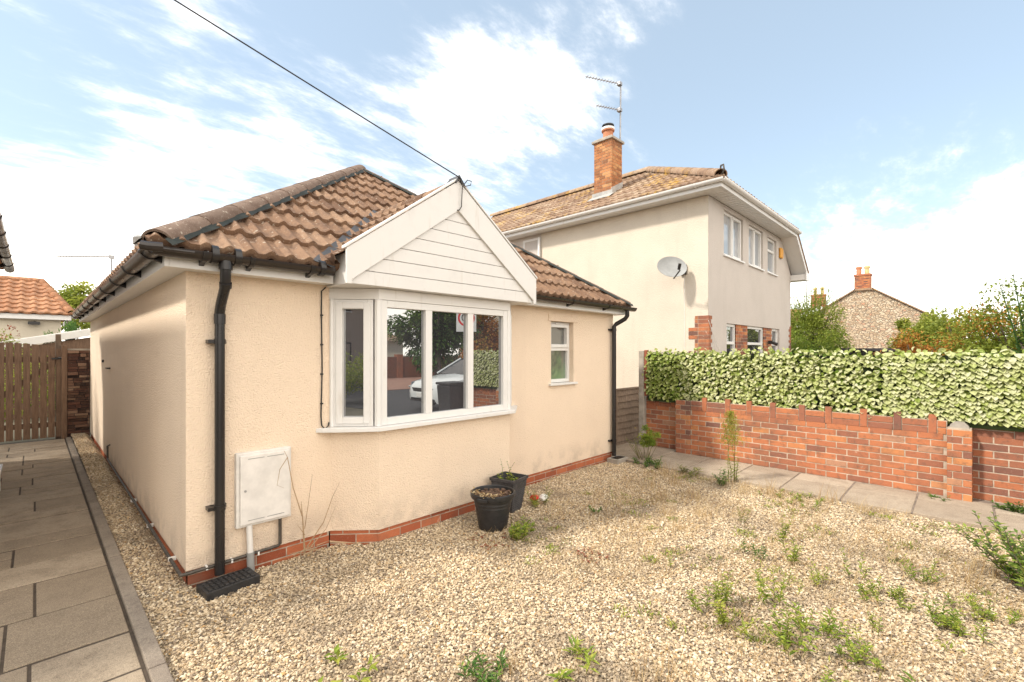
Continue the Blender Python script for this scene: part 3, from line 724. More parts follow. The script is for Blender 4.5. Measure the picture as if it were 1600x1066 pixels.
lb = MB(); lb.extr([(GXC - .05, GYF - .03, GZT - .02), (GXC, GYF - .03, GZT + .055), (GXC + .05, GYF - .03, GZT - .02), (GXC + .035, GYF - .03, GZT - .03), (GXC, GYF - .03, GZT + .02), (GXC - .035, GYF - .03, GZT - .03)], (0, .16, 0)); obj('apex_cap', lb, M['lead'], gable)
# gable tiles
gl = math.sqrt(1 + gsl ** 2)
mainn = Vector((0, -SLP, 1)).normalized()
for s in (1, -1):
    xe = GX0 if s > 0 else GX1
    u_ = Vector((s, 0, gsl)) / gl
    org = (xe - s * .06, 5.3, GZE - .06 * gsl - .055) if s > 0 else (xe - s * .06, GYF + .05, GZE - .06 * gsl - .055)
    tm = tiles(org, (0, -1 if s > 0 else 1, 0), u_, 5.3 - GYF - .05, (GXC - GX0) * gl + .06 * gl, pitch=.15, gauge=.3, samples=6)
    obj('bay_roof', tm, M['tile'], roof, smooth=True, sharp=50, clips=[((0, EY0, ZE - .005), -mainn), ((GXC, 0, 0), Vector((s, 0, 0)))])
hr = MB(); halfround(hr, (GXC, 3.62, GZT - .085), (GXC, 5.15, GZT - .085), .10, .4); obj('ridge_tiles', hr, M['tile'], roof, smooth=True, sharp=40)
# lead valleys
vl = MB()
for s in (1, -1):
    xe = GX0 if s > 0 else GX1
    yb = EY0 + (GZE - ZE) / SLP
    a = Vector((xe - s * .16, EY0 - .02, ZE + .015)); b = Vector((GXC, EY0 + (GZT - ZE) / SLP, GZT + .02)); n = 16
    d = (b - a)
    rows = []
    for k in range(n + 1):
        p = a + d * (k / n); j = .012 * math.sin(k * 2.1)
        rows.append([p + Vector((-s * (.045 + j * .5), 0, .018)), p + Vector((-s * .01, 0, .010)), p + Vector((s * .05, 0, .0)), p + Vector((s * .12, -.02, -.03))])
    vl.grid(rows)
obj('lead_valley', vl, M['lead'], roof, smooth=True)
# fascia band over bay window
fb = MB()
def bandpoly(off): return [(1.775 - off, YF - .001), (2.086 - off * .4, 3.65 - off), (3.70 + off * .4, 3.65 - off), (4.0 + off, YF - .001)]
fb.prism(bandpoly(.006), 2.10, 2.194)
obj('bay_fascia', fb, M['clad'], gable, bevel=.003)
sl_ = MB(); sl_.prism([(1.775 - .12, YF - .001), (1.775 - .085, YF - .05), (2.086 - .03, 3.65 - .065), (3.70 + .03, 3.65 - .065), (4.0 + .07, YF - .045), (4.0 + .08, YF - .001)], .962, .998)
# bay window frames
bwf = Vector((2.086, 3.65, 0))
bw = window(bung, (0, 3.65, 0), (1, 0, 0), (0, -1, 0), 2.105, 3.665, 1.0, 2.098, mull=(2.614, 3.133), fw=.062, name='bay_window', sill=False)
obj('sill', sl_, M['pvc'], bw, bevel=.004)
t_ = (Vector((2.086, 3.65, 0)) - Vector((1.775, YF, 0))); LL = t_.length; t_.normalize(); n_ = Vector((t_.y, -t_.x, 0))
window(bung, (1.775, YF, 0), t_, n_, .03, LL - .05, 1.0, 2.098, fw=.05, sash=[(.055, LL - .075, 1.025, 2.072, .055)], name='bay_window', sill=False)
t2 = (Vector((4.0, YF, 0)) - Vector((3.70, 3.65, 0))); L2 = t2.length; t2.normalize(); n2 = Vector((t2.y, -t2.x, 0))
window(bung, (3.70, 3.65, 0), t2, n2, .05, L2 - .03, 1.0, 2.098, fw=.05, sash=[(.075, L2 - .055, 1.025, 2.072, .055)], name='bay_window', sill=False)
for (x, y, r_) in ((2.09, 3.668, .034), (3.690, 3.668, .034), (1.79, YF - .01, .02)): one('corner_post', lambda q: q.tube([(x, y, 1.0), (x, y, 2.098)], r_, 8), M['pvc'], bw)
# small window
sw = window(bung, (0, YF + .07, 0), (1, 0, 0), (0, -1, 0), WX0, WX1, WZ0, WZ1, trans=[(WX0, WX1, 1.68)], fw=.045, sash=[(WX0 + .03, WX1 - .03, 1.70, WZ1 - .03, .045)], glass='frost', name='window', sill=False)
s_ = MB(); s_.box(WX0 - .05, WX1 + .05, YF - .04, YF + .06, WZ0 - .03, WZ0 - .002); obj('sill', s_, M['pvc'], sw, bevel=.003); s_ = MB(); s_.box(WX0 + .15, WX1 - .15, YF + .04, YF + .054, WZ1 - .035, WZ1 - .02); obj('trickle_vent', s_, M['pvc'], sw, bevel=.003)
# meter box
mbx = MB(); mbx.box(1.045, 1.44, YF - .045, YF + .01, .325, .885); mx = obj('meter_box', mbx, M['metergrey'], bung, bevel=.006)
md_ = MB(); md_.box(1.068, 1.425, YF - .062, YF - .046, .345, .865); mdo = obj('door', md_, M['metergrey'], mx, bevel=.005)
for z in (.835, .372):
    for (a, b) in ((1.12, 1.235), (1.255, 1.38)): one('louvre', lambda q: q.box(a, b, YF - .0635, YF - .060, z, z + .0045), M['grey'], mx)
one('lock', lambda q: q.tube([(1.102, YF - .058, .60), (1.102, YF - .066, .60)], .009, 12), M['grey'], mx)
pp = MB(); pp.tube([(1.135, YF - .035, .33), (1.14, YF - .05, .12)], .022, 12, m=0); pp.tube([(1.14, YF - .05, .13), (1.142, YF - .053, -.02)], .027, 12, m=1)
obj('service_pipe', pp, [M['metergrey'], M['grey']], mx, smooth=True, sharp=40)
gp = MB(); gp.tube([(1.36, YF - .03, .33), (1.36, YF - .03, .125), (1.345, YF - .03, .112), (.74, YF - .035, .095), (XL - .035, YF - .03, .095), (XL - .035, YF + .05, .095), (XL - .035, 6.0, .12), (XL - .035, 8.6, .15)], .012, 10)
gp.tube([(XL - .03, 8.6, .15), (XL - .03, 8.62, .32), (XL - .001, 8.63, .335)], .012, 8)
for x, y in ((1.20, 0), (.86, 0), (1.02, 0)): gp.box(x - .006, x + .006, YF - .044, YF - .001, .085, .112, m=1)
for y in (4.25, 5.2, 6.2): gp.box(XL - .049, XL - .001, y - .006, y + .006, .085, .115, m=1)
obj('gas_pipe', gp, [M['copper'], M['white']], bung, smooth=True, sharp=40)
# vent stack behind the left eave
vp = MB(); vp.tube([(.83, 6.7, 2.4), (.83, 6.7, 2.90)], .05, 14); vp.tube([(.83, 6.7, 2.86), (.83, 6.7, 2.93), (.83, 6.7, 2.955)], [.062, .066, .045], 14)
obj('vent_pipe', vp, M['grey'], bung, smooth=True, sharp=40)
# cables on the wall
cb_ = MB()
pts = [(1.735, YF - .012, 2.195), (1.70, YF - .012, 2.16), (1.698, YF - .012, 2.0), (1.705, YF - .012, 1.5), (1.695, YF - .012, 1.1), (1.70, YF - .014, 1.02), (1.725, YF - .02, .99), (1.755, YF - .015, 1.01), (1.765, YF - .01, 1.04)]
cb_.tube(pts, .0055, 6)
for z in (1.95, 1.7, 1.45, 1.2): cb_.box(1.692, 1.712, YF - .02, YF - .001, z, z + .012)
ls = [(GXC + .0, GYF - .045, GZT + .02), (GXC + .05, GYF - .05, GZT - .05), (GXC + .12, GYF - .05, GZT - .02), (GXC + .13, GYF - .05, GZT + .02), (GXC + .08, GYF - .05, GZT + .02), (GXC + .02, GYF - .045, GZT - .06), (GXC + .02, GYF - .03, GZT - .25), (GXC + .0, GYF - .025, GZT - .285), (GXC - .03, GYF + .0, GZT - .29)]
cb_.tube(ls, .005, 6)
obj('cable', cb_, M['cable'], bung)
one('wall_hook', lambda q: q.box(.70, .742, 8.6, 8.75, 1.40, 1.42), M['black'], bung); one('wall_hook', lambda q: q.box(XL - .02, XL, 9.5, 9.56, 1.48, 1.52), M['black'], bung)
# soffit bracket / timber end seen under left eaves
# overhead line
pa = Vector((GXC, GYF - .04, GZT + .02)); pb = Vector((-14, 6.5, 10.05)); n = 24; oc = MB()
oc.tube([pa.lerp(pb, i / n) - Vector((0, 0, .35 * math.sin(math.pi * i / n))) for i in range(n + 1)], .0052, 6)
tag(obj('overhead_cable', oc, M['cable'], base=pb), 'black telephone wire running through the sky to the white gable apex', 'cable')
tp = MB(); tp.tube([(-14, 6.5, -.1), (-14, 6.5, 10.3)], [.14, .10], 12); tp.tube([(-14.3, 6.5, 10.0), (-13.7, 6.5, 10.0)], .03, 8)
tag(obj('telegraph_pole', tp, M['wood_g'], base=(-14, 6.5, 0)), 'tall brown wooden telegraph pole carrying the wire', 'pole')

# drain cover under left downpipe
dc = MB(); O = Vector((.80, 3.62, 0)); t = Vector((1, .10, 0)).normalized(); n = Vector((-.10, 1, 0)).normalized()
dc.obox(O, t, n, 0, .34, 0, .20, -.03, .035)
for i in range(9):
    for j in range(3): dc.obox(O, t, n, .02 + i * .034, .044 + i * .034, .02 + j * .058, .065 + j * .058, .035, .043)
tag(obj('drain_cover', dc, M['potblack'], base=(.95, 3.72, 0), bevel=.003), 'black plastic drain cover under the left front downpipe', 'drain cover')
dc = MB(); O = Vector((6.0, 3.68, 0))
dc.obox(O, (1, 0, 0), (0, 1, 0), 0, .30, 0, .19, -.03, .045); dc.obox(O, (1, 0, 0), (0, 1, 0), .04, .26, .03, .15, .045, .05, m=1)
tag(obj('drain_cover', dc, [M['conc'], M['black']], base=(6.15, 3.77, 0), bevel=.004), 'small grey concrete gully at foot of the right front downpipe', 'drain cover')

# ================================================================ POTS
pc = Vector((3.02, 3.20, hgt(3.02, 3.2)))
pot = thing('round_pot', 'round black plastic plant pot of dry compost in front of the bay', 'plant pot', pc)
p = MB(); p.lathe(pc, [(.0, -.005), (.125, -.005), (.132, .01), (.168, .22), (.172, .222), (.170, .232), (.176, .252), (.180, .254), (.178, .264), (.185, .295), (.205, .300), (.212, .315), (.212, .345), (.200, .352), (.192, .345), (.188, .30), (.18, .27)], 36)
obj('pot_body', p, M['potblack'], pot, smooth=True, sharp=35)
for a in (R(200), R(20)):
    hn = MB()
    c = pc + Vector((math.cos(a) * .218, math.sin(a) * .218, .325)); d = Vector((-math.sin(a), math.cos(a), 0)); hn.obox(c - d * .05, d, (math.cos(a), math.sin(a), 0), 0, .1, -.02, .018, -.02, .01); obj('handle', hn, M['potblack'], pot, bevel=.005)
so_ = MB(); rows = []
for i in range(9):
    r_ = .186 * i / 8; rows.append([pc + Vector((math.cos(2 * math.pi * k / 28) * r_, math.sin(2 * math.pi * k / 28) * r_, .295 + .035 * (1 - i / 8) + .02 * noise.noise(Vector((r_ * 20, k * .9, 2))))) for k in range(28)])
so_.grid(rows, close=True)
for k in range(90):
    a = random.uniform(0, 6.28); r_ = random.uniform(0, .17); q = pc + Vector((math.cos(a) * r_, math.sin(a) * r_, .33)); s = random.uniform(.006, .016); so_.box(q.x - s, q.x + s, q.y - s, q.y + s, q.z - .03, q.z + s * .5)
obj('compost', so_, M['soil'], pot, smooth=False)
lt = MB()
for k in range(70):
    a = random.gauss(3.4, .7); r_ = random.uniform(.14, .205); q = pc + Vector((math.cos(a) * r_, math.sin(a) * r_, .335 + random.random() * .03)); lt.leaf(q, Vector((random.gauss(0, 1), random.gauss(0, 1), .3)), Vector((0, 0, 1)), .035, .02, random.random())
obj('dead_leaves', lt, M['straw'], pot)
sc = Vector((3.50, 3.46, hgt(3.5, 3.46)))
spot = thing('square_pot', 'tall square dark grey ribbed planter against the bay wall', 'plant pot', sc)
p = MB(); ang = R(12); T = Vector((math.cos(ang), math.sin(ang), 0)); Nn = Vector((-math.sin(ang), math.cos(ang), 0))
def sq(h, z): return [sc + T * a * h + Nn * b * h + Vector((0, 0, z)) for a, b in ((-1, -1), (1, -1), (1, 1), (-1, 1))]
rows = [sq(.095, 0)]
for i in range(14): h = .095 + .038 * i / 13; z = .02 + i * .0215; rows += [sq(h, z), sq(h + .004, z + .004), sq(h + .004, z + .013), sq(h + .001, z + .017)]
rows += [sq(.148, .325), sq(.150, .355), sq(.136, .357), sq(.130, .25), sq(0.001, .25)]
p.grid(rows, close=True); obj('pot_body', p, M['potgrey'], spot)
def stems(mb, P, h, n, lean=.3, leafl=.04, lw=.4, leaves=12, seed=0, sm=1, lm=0, curve=.3, r=.0025, start=.1, col=(.2, 1)):
    rn = random.Random(seed); P = Vector(P)
    for i in range(n):
        a = rn.uniform(0, 6.28); k = rn.uniform(.2, 1) * lean; d = Vector((math.cos(a) * k, math.sin(a) * k, 1)).normalized(); hh = h * rn.uniform(.65, 1.05)
        pts = []; q = P + Vector((math.cos(a), math.sin(a), 0)) * lean * .08; cd = d.copy()
        for s in range(6):
            pts.append(q.copy()); q = q + cd * hh / 5; cd = (cd + Vector((rn.gauss(0, .12), rn.gauss(0, .12), rn.gauss(0, .05) - curve * .1))).normalized()
        mb.tube(pts, [r, r * .9, r * .8, r * .7, r * .6, r * .4], 5, m=sm, cap=False)
        for j in range(leaves):
            f = start + (1 - start) * (j + rn.random()) / leaves; f = min(.999, f); x = f * 5; ii = int(x); pt = pts[ii].lerp(pts[min(5, ii + 1)], x - ii)
            b = j * 2.4 + rn.uniform(-.5, .5); d2 = Vector((math.cos(b), math.sin(b), rn.uniform(.1, .9)))
            s_ = (1.1 - .5 * f) * rn.uniform(.7, 1.2); mb.leaf(pt, d2, Vector((0, 0, 1)), leafl * s_, leafl * lw * s_, rn.uniform(*col), lm)
w_ = MB(); stems(w_, sc + Vector((-.06, -.02, .28)), .34, 3, .5, .03, .7, 9, 5); stems(w_, sc + Vector((-.07, -.04, .3)), .12, 6, .8, .05, .7, 8, 6)
tag(obj('potted_weed', w_, [M['grass'], M['stem']], base=sc + Vector((-.06, -.02, .28))), 'spindly green seedling growing out of the square grey planter', 'plant')
bagp = MB(); bc = Vector((3.83, 3.32, .02))
for (ox, oy, m_, s) in ((-.02, .06, 0, .05), (.07, -.0, 1, .05), (.03, -.03, 1, .035)):
    rows = []
    for i in range(7):
        ph = math.pi * i / 6; rows.append([bc + Vector((ox + math.cos(2 * math.pi * k / 10) * math.sin(ph) * s * (1 + .4 * noise.noise(Vector((k * 1.3, i * 1.1, s * 90)))), oy + math.sin(2 * math.pi * k / 10) * math.sin(ph) * s * (1 + .4 * noise.noise(Vector((k, i, 3)))), .03 + math.cos(ph) * s * .7)) for k in range(10)])
    bagp.grid(rows, m=m_, close=True)
tag(obj('plastic_bag', bagp, [M['redpl'], M['white']], base=bc), 'crumpled red and white plastic bag behind the square planter', 'litter')

# ================================================================ GARDEN WALL
gw = thing('garden_wall', 'low orange red brick garden wall with raised bricks along its top', 'wall', (7.3, 1, 0))
gbk = MB(); gmo = MB(); n_w = Vector((-1, .036, 0)).normalized(); t_w = Vector((.036, 1, 0)).normalized()
Ow = Vector((pw(.16), .16, 0)); Lw = (3.14 - .16)
CO = .0775
def seg(O, L, z1, jr=None, back=.10, courses=10):
    bricks(gbk, O, t_w, n_w, L, -.06, -.06 + courses * .0775, bh=.0675, j=.011, depth=.1, jit=.003, jitr=jr, start=random.uniform(0, .2))
    gmo.obox(O, t_w, n_w, 0, L, -.215, -.0045, -.1, -.06 + courses * .0775 - .012)
    top = -.06 + courses * .0775
    # top two courses broken by upright bricks that stand proud
    x = random.uniform(.05, .2)
    ups = []
    while x < L - .1: ups.append(x); x += random.uniform(.29, .37)
    for u_ in ups: gbk.obox(O, t_w, n_w, u_, u_ + .07, -.21, random.uniform(0, .006), top, top + .215 + random.uniform(-.01, .01), random.uniform(.1, .6))
    pr = [-.0] + [u_ for u_ in ups] + [L]
    prev = 0
    for u_ in ups + [L]:
        a = prev + .008; b = u_ - .008
        if b - a > .04:
            for k in range(2): gbk.obox(O, t_w, n_w, a, b, -.1, random.uniform(-.003, .003), top + k * .0775, top + k * .0775 + .0675, random.uniform(.15, .85))
            gmo.obox(O, t_w, n_w, prev, u_, -.2, -.008, top - .015, top + .152)
        prev = u_ + .07
lit = lambda: max(0, min(1, random.gauss(.58, .24)))
dk = lambda: max(0, min(1, random.gauss(.4, .2)))  # lower mean darkens the bricks past the pier, standing in for shade
seg(Ow, Lw, .87, lit)
seg(Vector((7.45, 3.40, 0)), .62, .87, lit)
seg(Vector((pw(-1.15) + .13, -1.15, 0)), 1.12, .87, dk)
for (py, px, top, w2) in ((3.14, 7.245, 11, .24), (-.04, 7.085, 11, .20)):
    O = Vector((px, py, 0)); bricks(gbk, O, t_w, n_w, w2, -.06, -.06 + top * .0775 + (.0775 if py > 1 else 0), bl=.15, bh=.0675, depth=.3, jit=.003)
    gmo.obox(O, t_w, n_w, .004, w2 - .004, -.3, -.006, -.1, -.06 + top * .0775 - .008 + (.0775 if py > 1 else 0.02))
bo = obj('brickwork', gbk, M['gbrick'], gw, bevel=.003); obj('mortar', gmo, M['mortar'], bo)
cp_ = MB(); cp_.tube([(7.085 + .02, -.04 + .1, .79), (7.085 + .20, -.04 + .1, .79)], .085, 12); obj('coping', cp_, M['conc'], gw, smooth=True, sharp=40)
# leafy screen on the wall
ls_ = thing('leaf_screen', 'pale green and white artificial ivy screen fixed above the brick garden wall', 'hedge screen', (7.4, 1, .88))
rn = random.Random(11)
def screen(y0, y1, dens_rows, regular, seed):
    mb = MB(); rn = random.Random(seed); L = y1 - y0
    nr = 19 if regular else 20
    step = .042 if regular else .040
    nc = int(L / step)
    for r_ in range(nr):
        for c in range(nc):
            jx = .005 if regular else .02; jz = .004 if regular else .016
            y = y0 + (c + .5 * (0 if regular else r_ % 2)) * step + rn.gauss(0, jx); z = .875 + .006 * math.sin(y * 5) + (r_ + .6) * .775 / nr + rn.gauss(0, jz)
            if z < .85 or rn.random() < (.012 if regular else .03): continue
            x = pw(y) + .05 + rn.uniform(-.010, .010) + .008 * math.sin(y * 2.3 + z * 3)
            d = Vector((-.45 + rn.gauss(0, .1), rn.gauss(-.12 if regular else 0, .14 if regular else .5), -.42 + rn.gauss(0, .12 if regular else .3)))
            if z > 1.6 and rn.random() < .35: d = Vector((-.3, rn.gauss(0, .6), .6))
            pale = rn.gauss(.78 if y < 3.3 else .42, .16) - (.12 if rn.random() < .2 else 0); q = rn.uniform(.85, 1.2)  # leaves nearest the house coloured darker, imitating its cast shadow
            leaf6(mb, Vector((x, y, z)), d, Vector((rn.gauss(-.5, .2), rn.gauss(0, .2), 1)), (.064 if regular else .062) * q, (.056 if regular else .048) * q, max(0, min(1, pale)), 0)
            for e in range(2):
                if rn.random() < .7: leaf6(mb, Vector((x + .02, y + rn.gauss(0, .025), z + rn.gauss(0, .02))), Vector((-.25, rn.gauss(0, .7), rn.gauss(-.4, .5))), Vector((-1, 0, .4)), .058, .046, max(0, min(1, rn.gauss(.38, .2))), 0)
    obj('leaf_panel', mb, M['ivy'], ls_)
screen(.78, 3.95, 15, False, 5); screen(-1.05, .78, 15, True, 6)
nt_ = MB()
z = .86
while z < 1.64: nt_.tube([(pw(-1.05) + .09, -1.05, z), (pw(3.95) + .09, 3.95, z)], .003, 4); z += .045
y = -1.05
while y < 3.95: nt_.tube([(pw(y) + .095, y, .84), (pw(y) + .095, y, 1.64)], .003, 4); y += .045
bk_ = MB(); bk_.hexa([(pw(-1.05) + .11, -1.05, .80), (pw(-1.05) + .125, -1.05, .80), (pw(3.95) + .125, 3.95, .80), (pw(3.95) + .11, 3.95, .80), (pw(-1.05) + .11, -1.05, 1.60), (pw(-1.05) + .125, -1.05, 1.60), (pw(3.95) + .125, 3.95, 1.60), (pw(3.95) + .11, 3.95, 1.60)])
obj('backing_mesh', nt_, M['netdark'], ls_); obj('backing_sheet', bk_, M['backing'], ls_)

# posts and fence between house and wall
ps = MB(); ps.box(7.36, 7.46, 4.00, 4.10, -.1, 1.66); tag(obj('concrete_post', ps, M['conc'], base=(7.41, 4.05, 0), bevel=.01), 'grey concrete fence post at the end of the garden wall', 'post')
ps = MB(); ps.box(7.365, 7.42, 3.945, 3.995, .88, 1.67); tag(obj('timber_post', ps, m_wood('red_timber', (.33, .10, .05), (.2, .07, .04)), base=(7.39, 3.97, .88), bevel=.004), 'red brown timber post beside the concrete post, holding the leafy screen', 'post')
fp = thing('lap_fence', 'short grey brown wooden lap fence panel between bungalow and garden wall', 'fence', (6.8, 4.4, 0))
s_ = MB()
for k in range(8):
    z = .06 + k * .115; wv = [random.uniform(-.012, .012) for _ in range(9)]
    x0, x1 = 6.28, 7.84
    rows = [[(x0 + (x1 - x0) * i / 8, 4.38 - .03, z + wv[i]) for i in range(9)], [(x0 + (x1 - x0) * i / 8, 4.38 - .004, z + .13) for i in range(9)], [(x0 + (x1 - x0) * i / 8, 4.39, z + .13) for i in range(9)], [(x0 + (x1 - x0) * i / 8, 4.39, z + wv[i]) for i in range(9)], [(x0 + (x1 - x0) * i / 8, 4.38 - .03, z + wv[i]) for i in range(9)]]
    s_.grid(rows, random.random())
obj('boards', s_, M['wood_g'], fp)
s_ = MB(); s_.box(6.28, 7.85, 4.345, 4.40, .965, .99); s_.box(7.02, 7.07, 4.34, 4.358, .05, .96); s_.box(6.28, 7.85, 4.35, 4.40, .0, .05); obj('frame', s_, M['wood_g'], fp)
s_ = MB(); s_.box(7.86, 7.96, 4.30, 4.39, -.05, 1.0); obj('post', s_, M['conc'], fp, bevel=.006)

# ================================================================ LEFT SIDE: gate, rubble pier, neighbour eave, garage
gate = thing('garden_gate', 'weathered wooden board gate with curved top at end of the path', 'gate', (-.1, 12.1, 0))
bd = MB(); x = -1.10; k = 0
while x < .34:
    bw_ = .088; xc = x + bw_ / 2; top = 1.80 - .10 * ((xc + .30) / .62) ** 2 if xc > -.3 else 1.80 - .10 * ((xc + .30) / .8) ** 2
    O = (x, 12.1, 0); zt = top; bd.hexa([(x, 12.1, .06), (x + bw_, 12.1, .06), (x + bw_, 12.12, .06), (x, 12.12, .06), (x, 12.1, zt + .004), (x + bw_, 12.1, zt - .006 if xc > -.3 else zt + .01), (x + bw_, 12.12, zt - .006 if xc > -.3 else zt + .01), (x, 12.12, zt + .004)], random.random()); x += .106; k += 1
obj('boards', bd, M['wood'], gate, bevel=.003)
fr = MB(); fr.box(-1.1, .34, 12.122, 12.16, .25, .34); fr.box(-1.1, .34, 12.122, 12.16, 1.45, 1.55); fr.extr([(-1.05, 12.122, .34), (-.93, 12.122, .34), (.32, 12.122, 1.45), (.2, 12.122, 1.45)], (0, .035, 0)); obj('frame', fr, M['wood'], gate)
hg = MB(); hg.tube([(.30, 12.09, 1.53), (.37, 12.08, 1.52)], .02, 8); hg.box(.22, .36, 12.085, 12.1, 1.50, 1.53); obj('hinge', hg, M['black'], gate)
ps = MB(); ps.box(.345, .425, 12.06, 12.16, -.05, 1.76); tag(obj('gate_post', ps, M['wood'], base=(.385, 12.11, 0), bevel=.006), 'square timber post on which the wooden gate is hung', 'post')
ps = MB(); ps.box(.27, .345, 12.2, 12.28, -.05, 1.97); tag(obj('fence_post', ps, M['wood_g'], base=(.3, 12.24, 0), bevel=.006), 'taller timber post rising just behind the gate', 'post')
rp = MB(); rb = MB(); z = 0.0
while z < 1.66:
    hh = random.uniform(.035, .07); x = .43
    while x < .742:
        ww = random.uniform(.08, .2); b = min(.745, x + ww); rp.box(x, b - .008, 12.1 - random.uniform(.0, .035), 12.3, z, z + hh - .008, random.random()); x = b
        if x > .74: break
    z += hh
rpo = thing('rubble_pier', 'narrow dark scorched rubble wall between wooden gate and bungalow', 'wall', (.58, 12.2, 0))
obj('stonework', rp, M['rubble'], rpo); rb.box(.435, .745, 12.115, 12.29, 0, 1.65); obj('mortar', rb, M['dark'], rpo)
cp_ = MB(); cp_.box(.43, .745, 12.08, 12.30, 1.67, 1.70); obj('coping', cp_, M['conc'], rpo)

lh = thing('side_house', 'neighbouring house whose black gutter just enters at the left edge', 'house', (-3.4, 6, 0))
s_ = MB(); s_.box(-6.3, -.58, 4.7, 10.3, -.05, 2.86); obj('wall', s_, M['sidewall'], lh)
s_ = MB(); e0 = (-.32, 2.95)
LX0, LX1, LY0, LY1 = -6.5, -.33, 4.5, 10.55; lxc = (LX0 + LX1) / 2; lzr = 2.95 + (LX1 - lxc) * .6
s_.hexa([(LX0, LY0, 2.9), (LX1, LY0, 2.9), (LX1, LY1, 2.9), (LX0, LY1, 2.9), (LX0, LY0, 2.96), (LX1, LY0, 2.96), (LX1, LY1, 2.96), (LX0, LY1, 2.96)])
A = (LX0, LY0, 2.965); B = (LX1, LY0, 2.965); C = (LX1, LY1, 2.965); D = (LX0, LY1, 2.965); E = (lxc, LY0 + 3, lzr); F = (lxc, LY1 - 3, lzr)
s_.face([A, B, E]); s_.face([B, C, F, E]); s_.face([C, D, F]); s_.face([D, A, E, F]); obj('roof', s_, M['rtile'], lh)
s_ = MB(); gutter(s_, (-.275, 10.7, 2.93), (-.275, 4.4, 2.93)); lg = obj('gutter', s_, M['gutter'], lh, smooth=True, sharp=40)
y = 4.8
while y < 10.7: one('gutter_bracket', lambda q: bracket(q, (-.275, y, 2.93), (0, 1, 0), (-1, 0, 0)), M['black'], lg); y += .85
st = MB(); st.box(-.54, -.262, 7.5, 8.15, .28, .32); st.box(-.52, -.28, 7.53, 7.57, .0, .28); st.box(-.52, -.28, 8.08, 8.12, .0, .28)
tag(obj('step_stool', st, M['white'], base=(-.4, 7.8, 0), bevel=.004), 'white low step cut off by the left edge, on the path', 'step')

def hiproof(mb, x0, x1, y0, y1, z, s, hx=True):
    w = min(x1 - x0, y1 - y0) / 2
    if (y1 - y0) > (x1 - x0): E = ((x0 + x1) / 2, y0 + w, z + w * s); F = ((x0 + x1) / 2, y1 - w, z + w * s); fs = [[0, 1, 'E'], [1, 2, 'F', 'E'], [2, 3, 'F'], [3, 0, 'E', 'F']]
    else: E = (x0 + w, (y0 + y1) / 2, z + w * s); F = (x1 - w, (y0 + y1) / 2, z + w * s); fs = [[0, 1, 'F', 'E'], [1, 2, 'F'], [2, 3, 'E', 'F'], [3, 0, 'E']]
    c = [(x0, y0, z), (x1, y0, z), (x1, y1, z), (x0, y1, z)]
    for f in fs: mb.face([c[i] if isinstance(i, int) else (E if i == 'E' else F) for i in f])
    return E, F
ga = thing('garage', 'cream outbuilding with orange red tiled roof behind the wooden gate', 'outbuilding', (-3, 24, 0))
s_ = MB(); s_.box(-8, .62, 22, 27, -.05, 2.78); obj('wall', s_, M['backcream'], ga)
s_ = MB(); s_.box(-8.2, .85, 21.78, 21.82, 2.70, 2.86); s_.box(.83, .87, 21.8, 27.2, 2.70, 2.86); obj('fascia', s_, M['pvc'], ga)
u_ = Vector((0, 1, .5)).normalized(); tm = tiles((-8.2, 21.7, 2.88), (1, 0, 0), u_, 9.1, 3.0, pitch=.3, gauge=.36, amp=.05, step=.04, samples=5)
ro = obj('roof', tm, M['rtile'], ga, smooth=True, sharp=50, clips=[((.9, 21.7, 0), Vector((2.8, .75, 0)).normalized()), ((0, 24.4, 0), Vector((0, 1, 0)))])
s_ = MB(); s_.face([(.9, 21.7, 2.88), (.9, 27.1, 2.88), (.15, 24.45, 4.2)]); s_.face([(.9, 27.1, 2.88), (-8.2, 27.1, 2.88), (-8.2, 24.4, 4.2), (.15, 24.45, 4.2)]); obj('roof_slope', s_, M['rtile'], ro)
s_ = MB(); halfround(s_, (-8.2, 24.42, 4.22), (.2, 24.42, 4.22), .13, .45); halfround(s_, (.88, 21.75, 2.95), (.18, 24.42, 4.22), .12, .45); obj('ridge_tiles', s_, M['rtile'], ro, smooth=True)
s_ = MB(); s_.tube([(0, 22, 2.62), (0, 21.85, 2.6)], .04, 8); s_.box(-.16, .12, 21.78, 21.88, 2.52, 2.62); obj('floodlight', s_, M['black'], ga)
sh = thing('shed', 'low shed with white sloping fascia and brown boards behind the gate', 'shed', (1, 17, 0))
s_ = MB(); s_.extr([(-1.6, 17.0, -.05), (2.5, 17.0, -.05), (2.5, 17.0, 2.35), (-1.6, 17.0, 1.45)], (0, 3, 0)); obj('wall', s_, M['wood'], sh)
s_ = MB(); s_.extr([(-1.8, 16.93, 1.42), (2.6, 16.93, 2.42), (2.6, 16.93, 2.60), (-1.8, 16.93, 1.60)], (0, .05, 0)); s_.extr([(-1.8, 16.98, 1.6), (2.6, 16.98, 2.60), (2.6, 16.98, 2.62), (-1.8, 16.98, 1.62)], (0, 3.2, 0)); obj('fascia', s_, M['white'], sh)
co = MB(); bush(co, (.65, 18.6, 1.9), (.45, .45, .75), 1500, .11, 21, droop=-.4, wr=.3); tag(obj('conifer', co, M['dgreen'], base=(.65, 18.6, 0)), 'small dark green conifer rising behind the white shed fascia', 'shrub')
rs = MB(); bush(rs, (-.55, 15, 1.75), (.5, .5, .4), 500, .07, 22, m=0); bush(rs, (-.55, 15, 1.9), (.45, .45, .3), 160, .07, 23, m=1); tag(obj('rose_bush', rs, [M['ygreen'], M['redleaf']], base=(-.55, 15, 0)), 'pinkish orange flowering bush showing over the wooden gate', 'shrub')
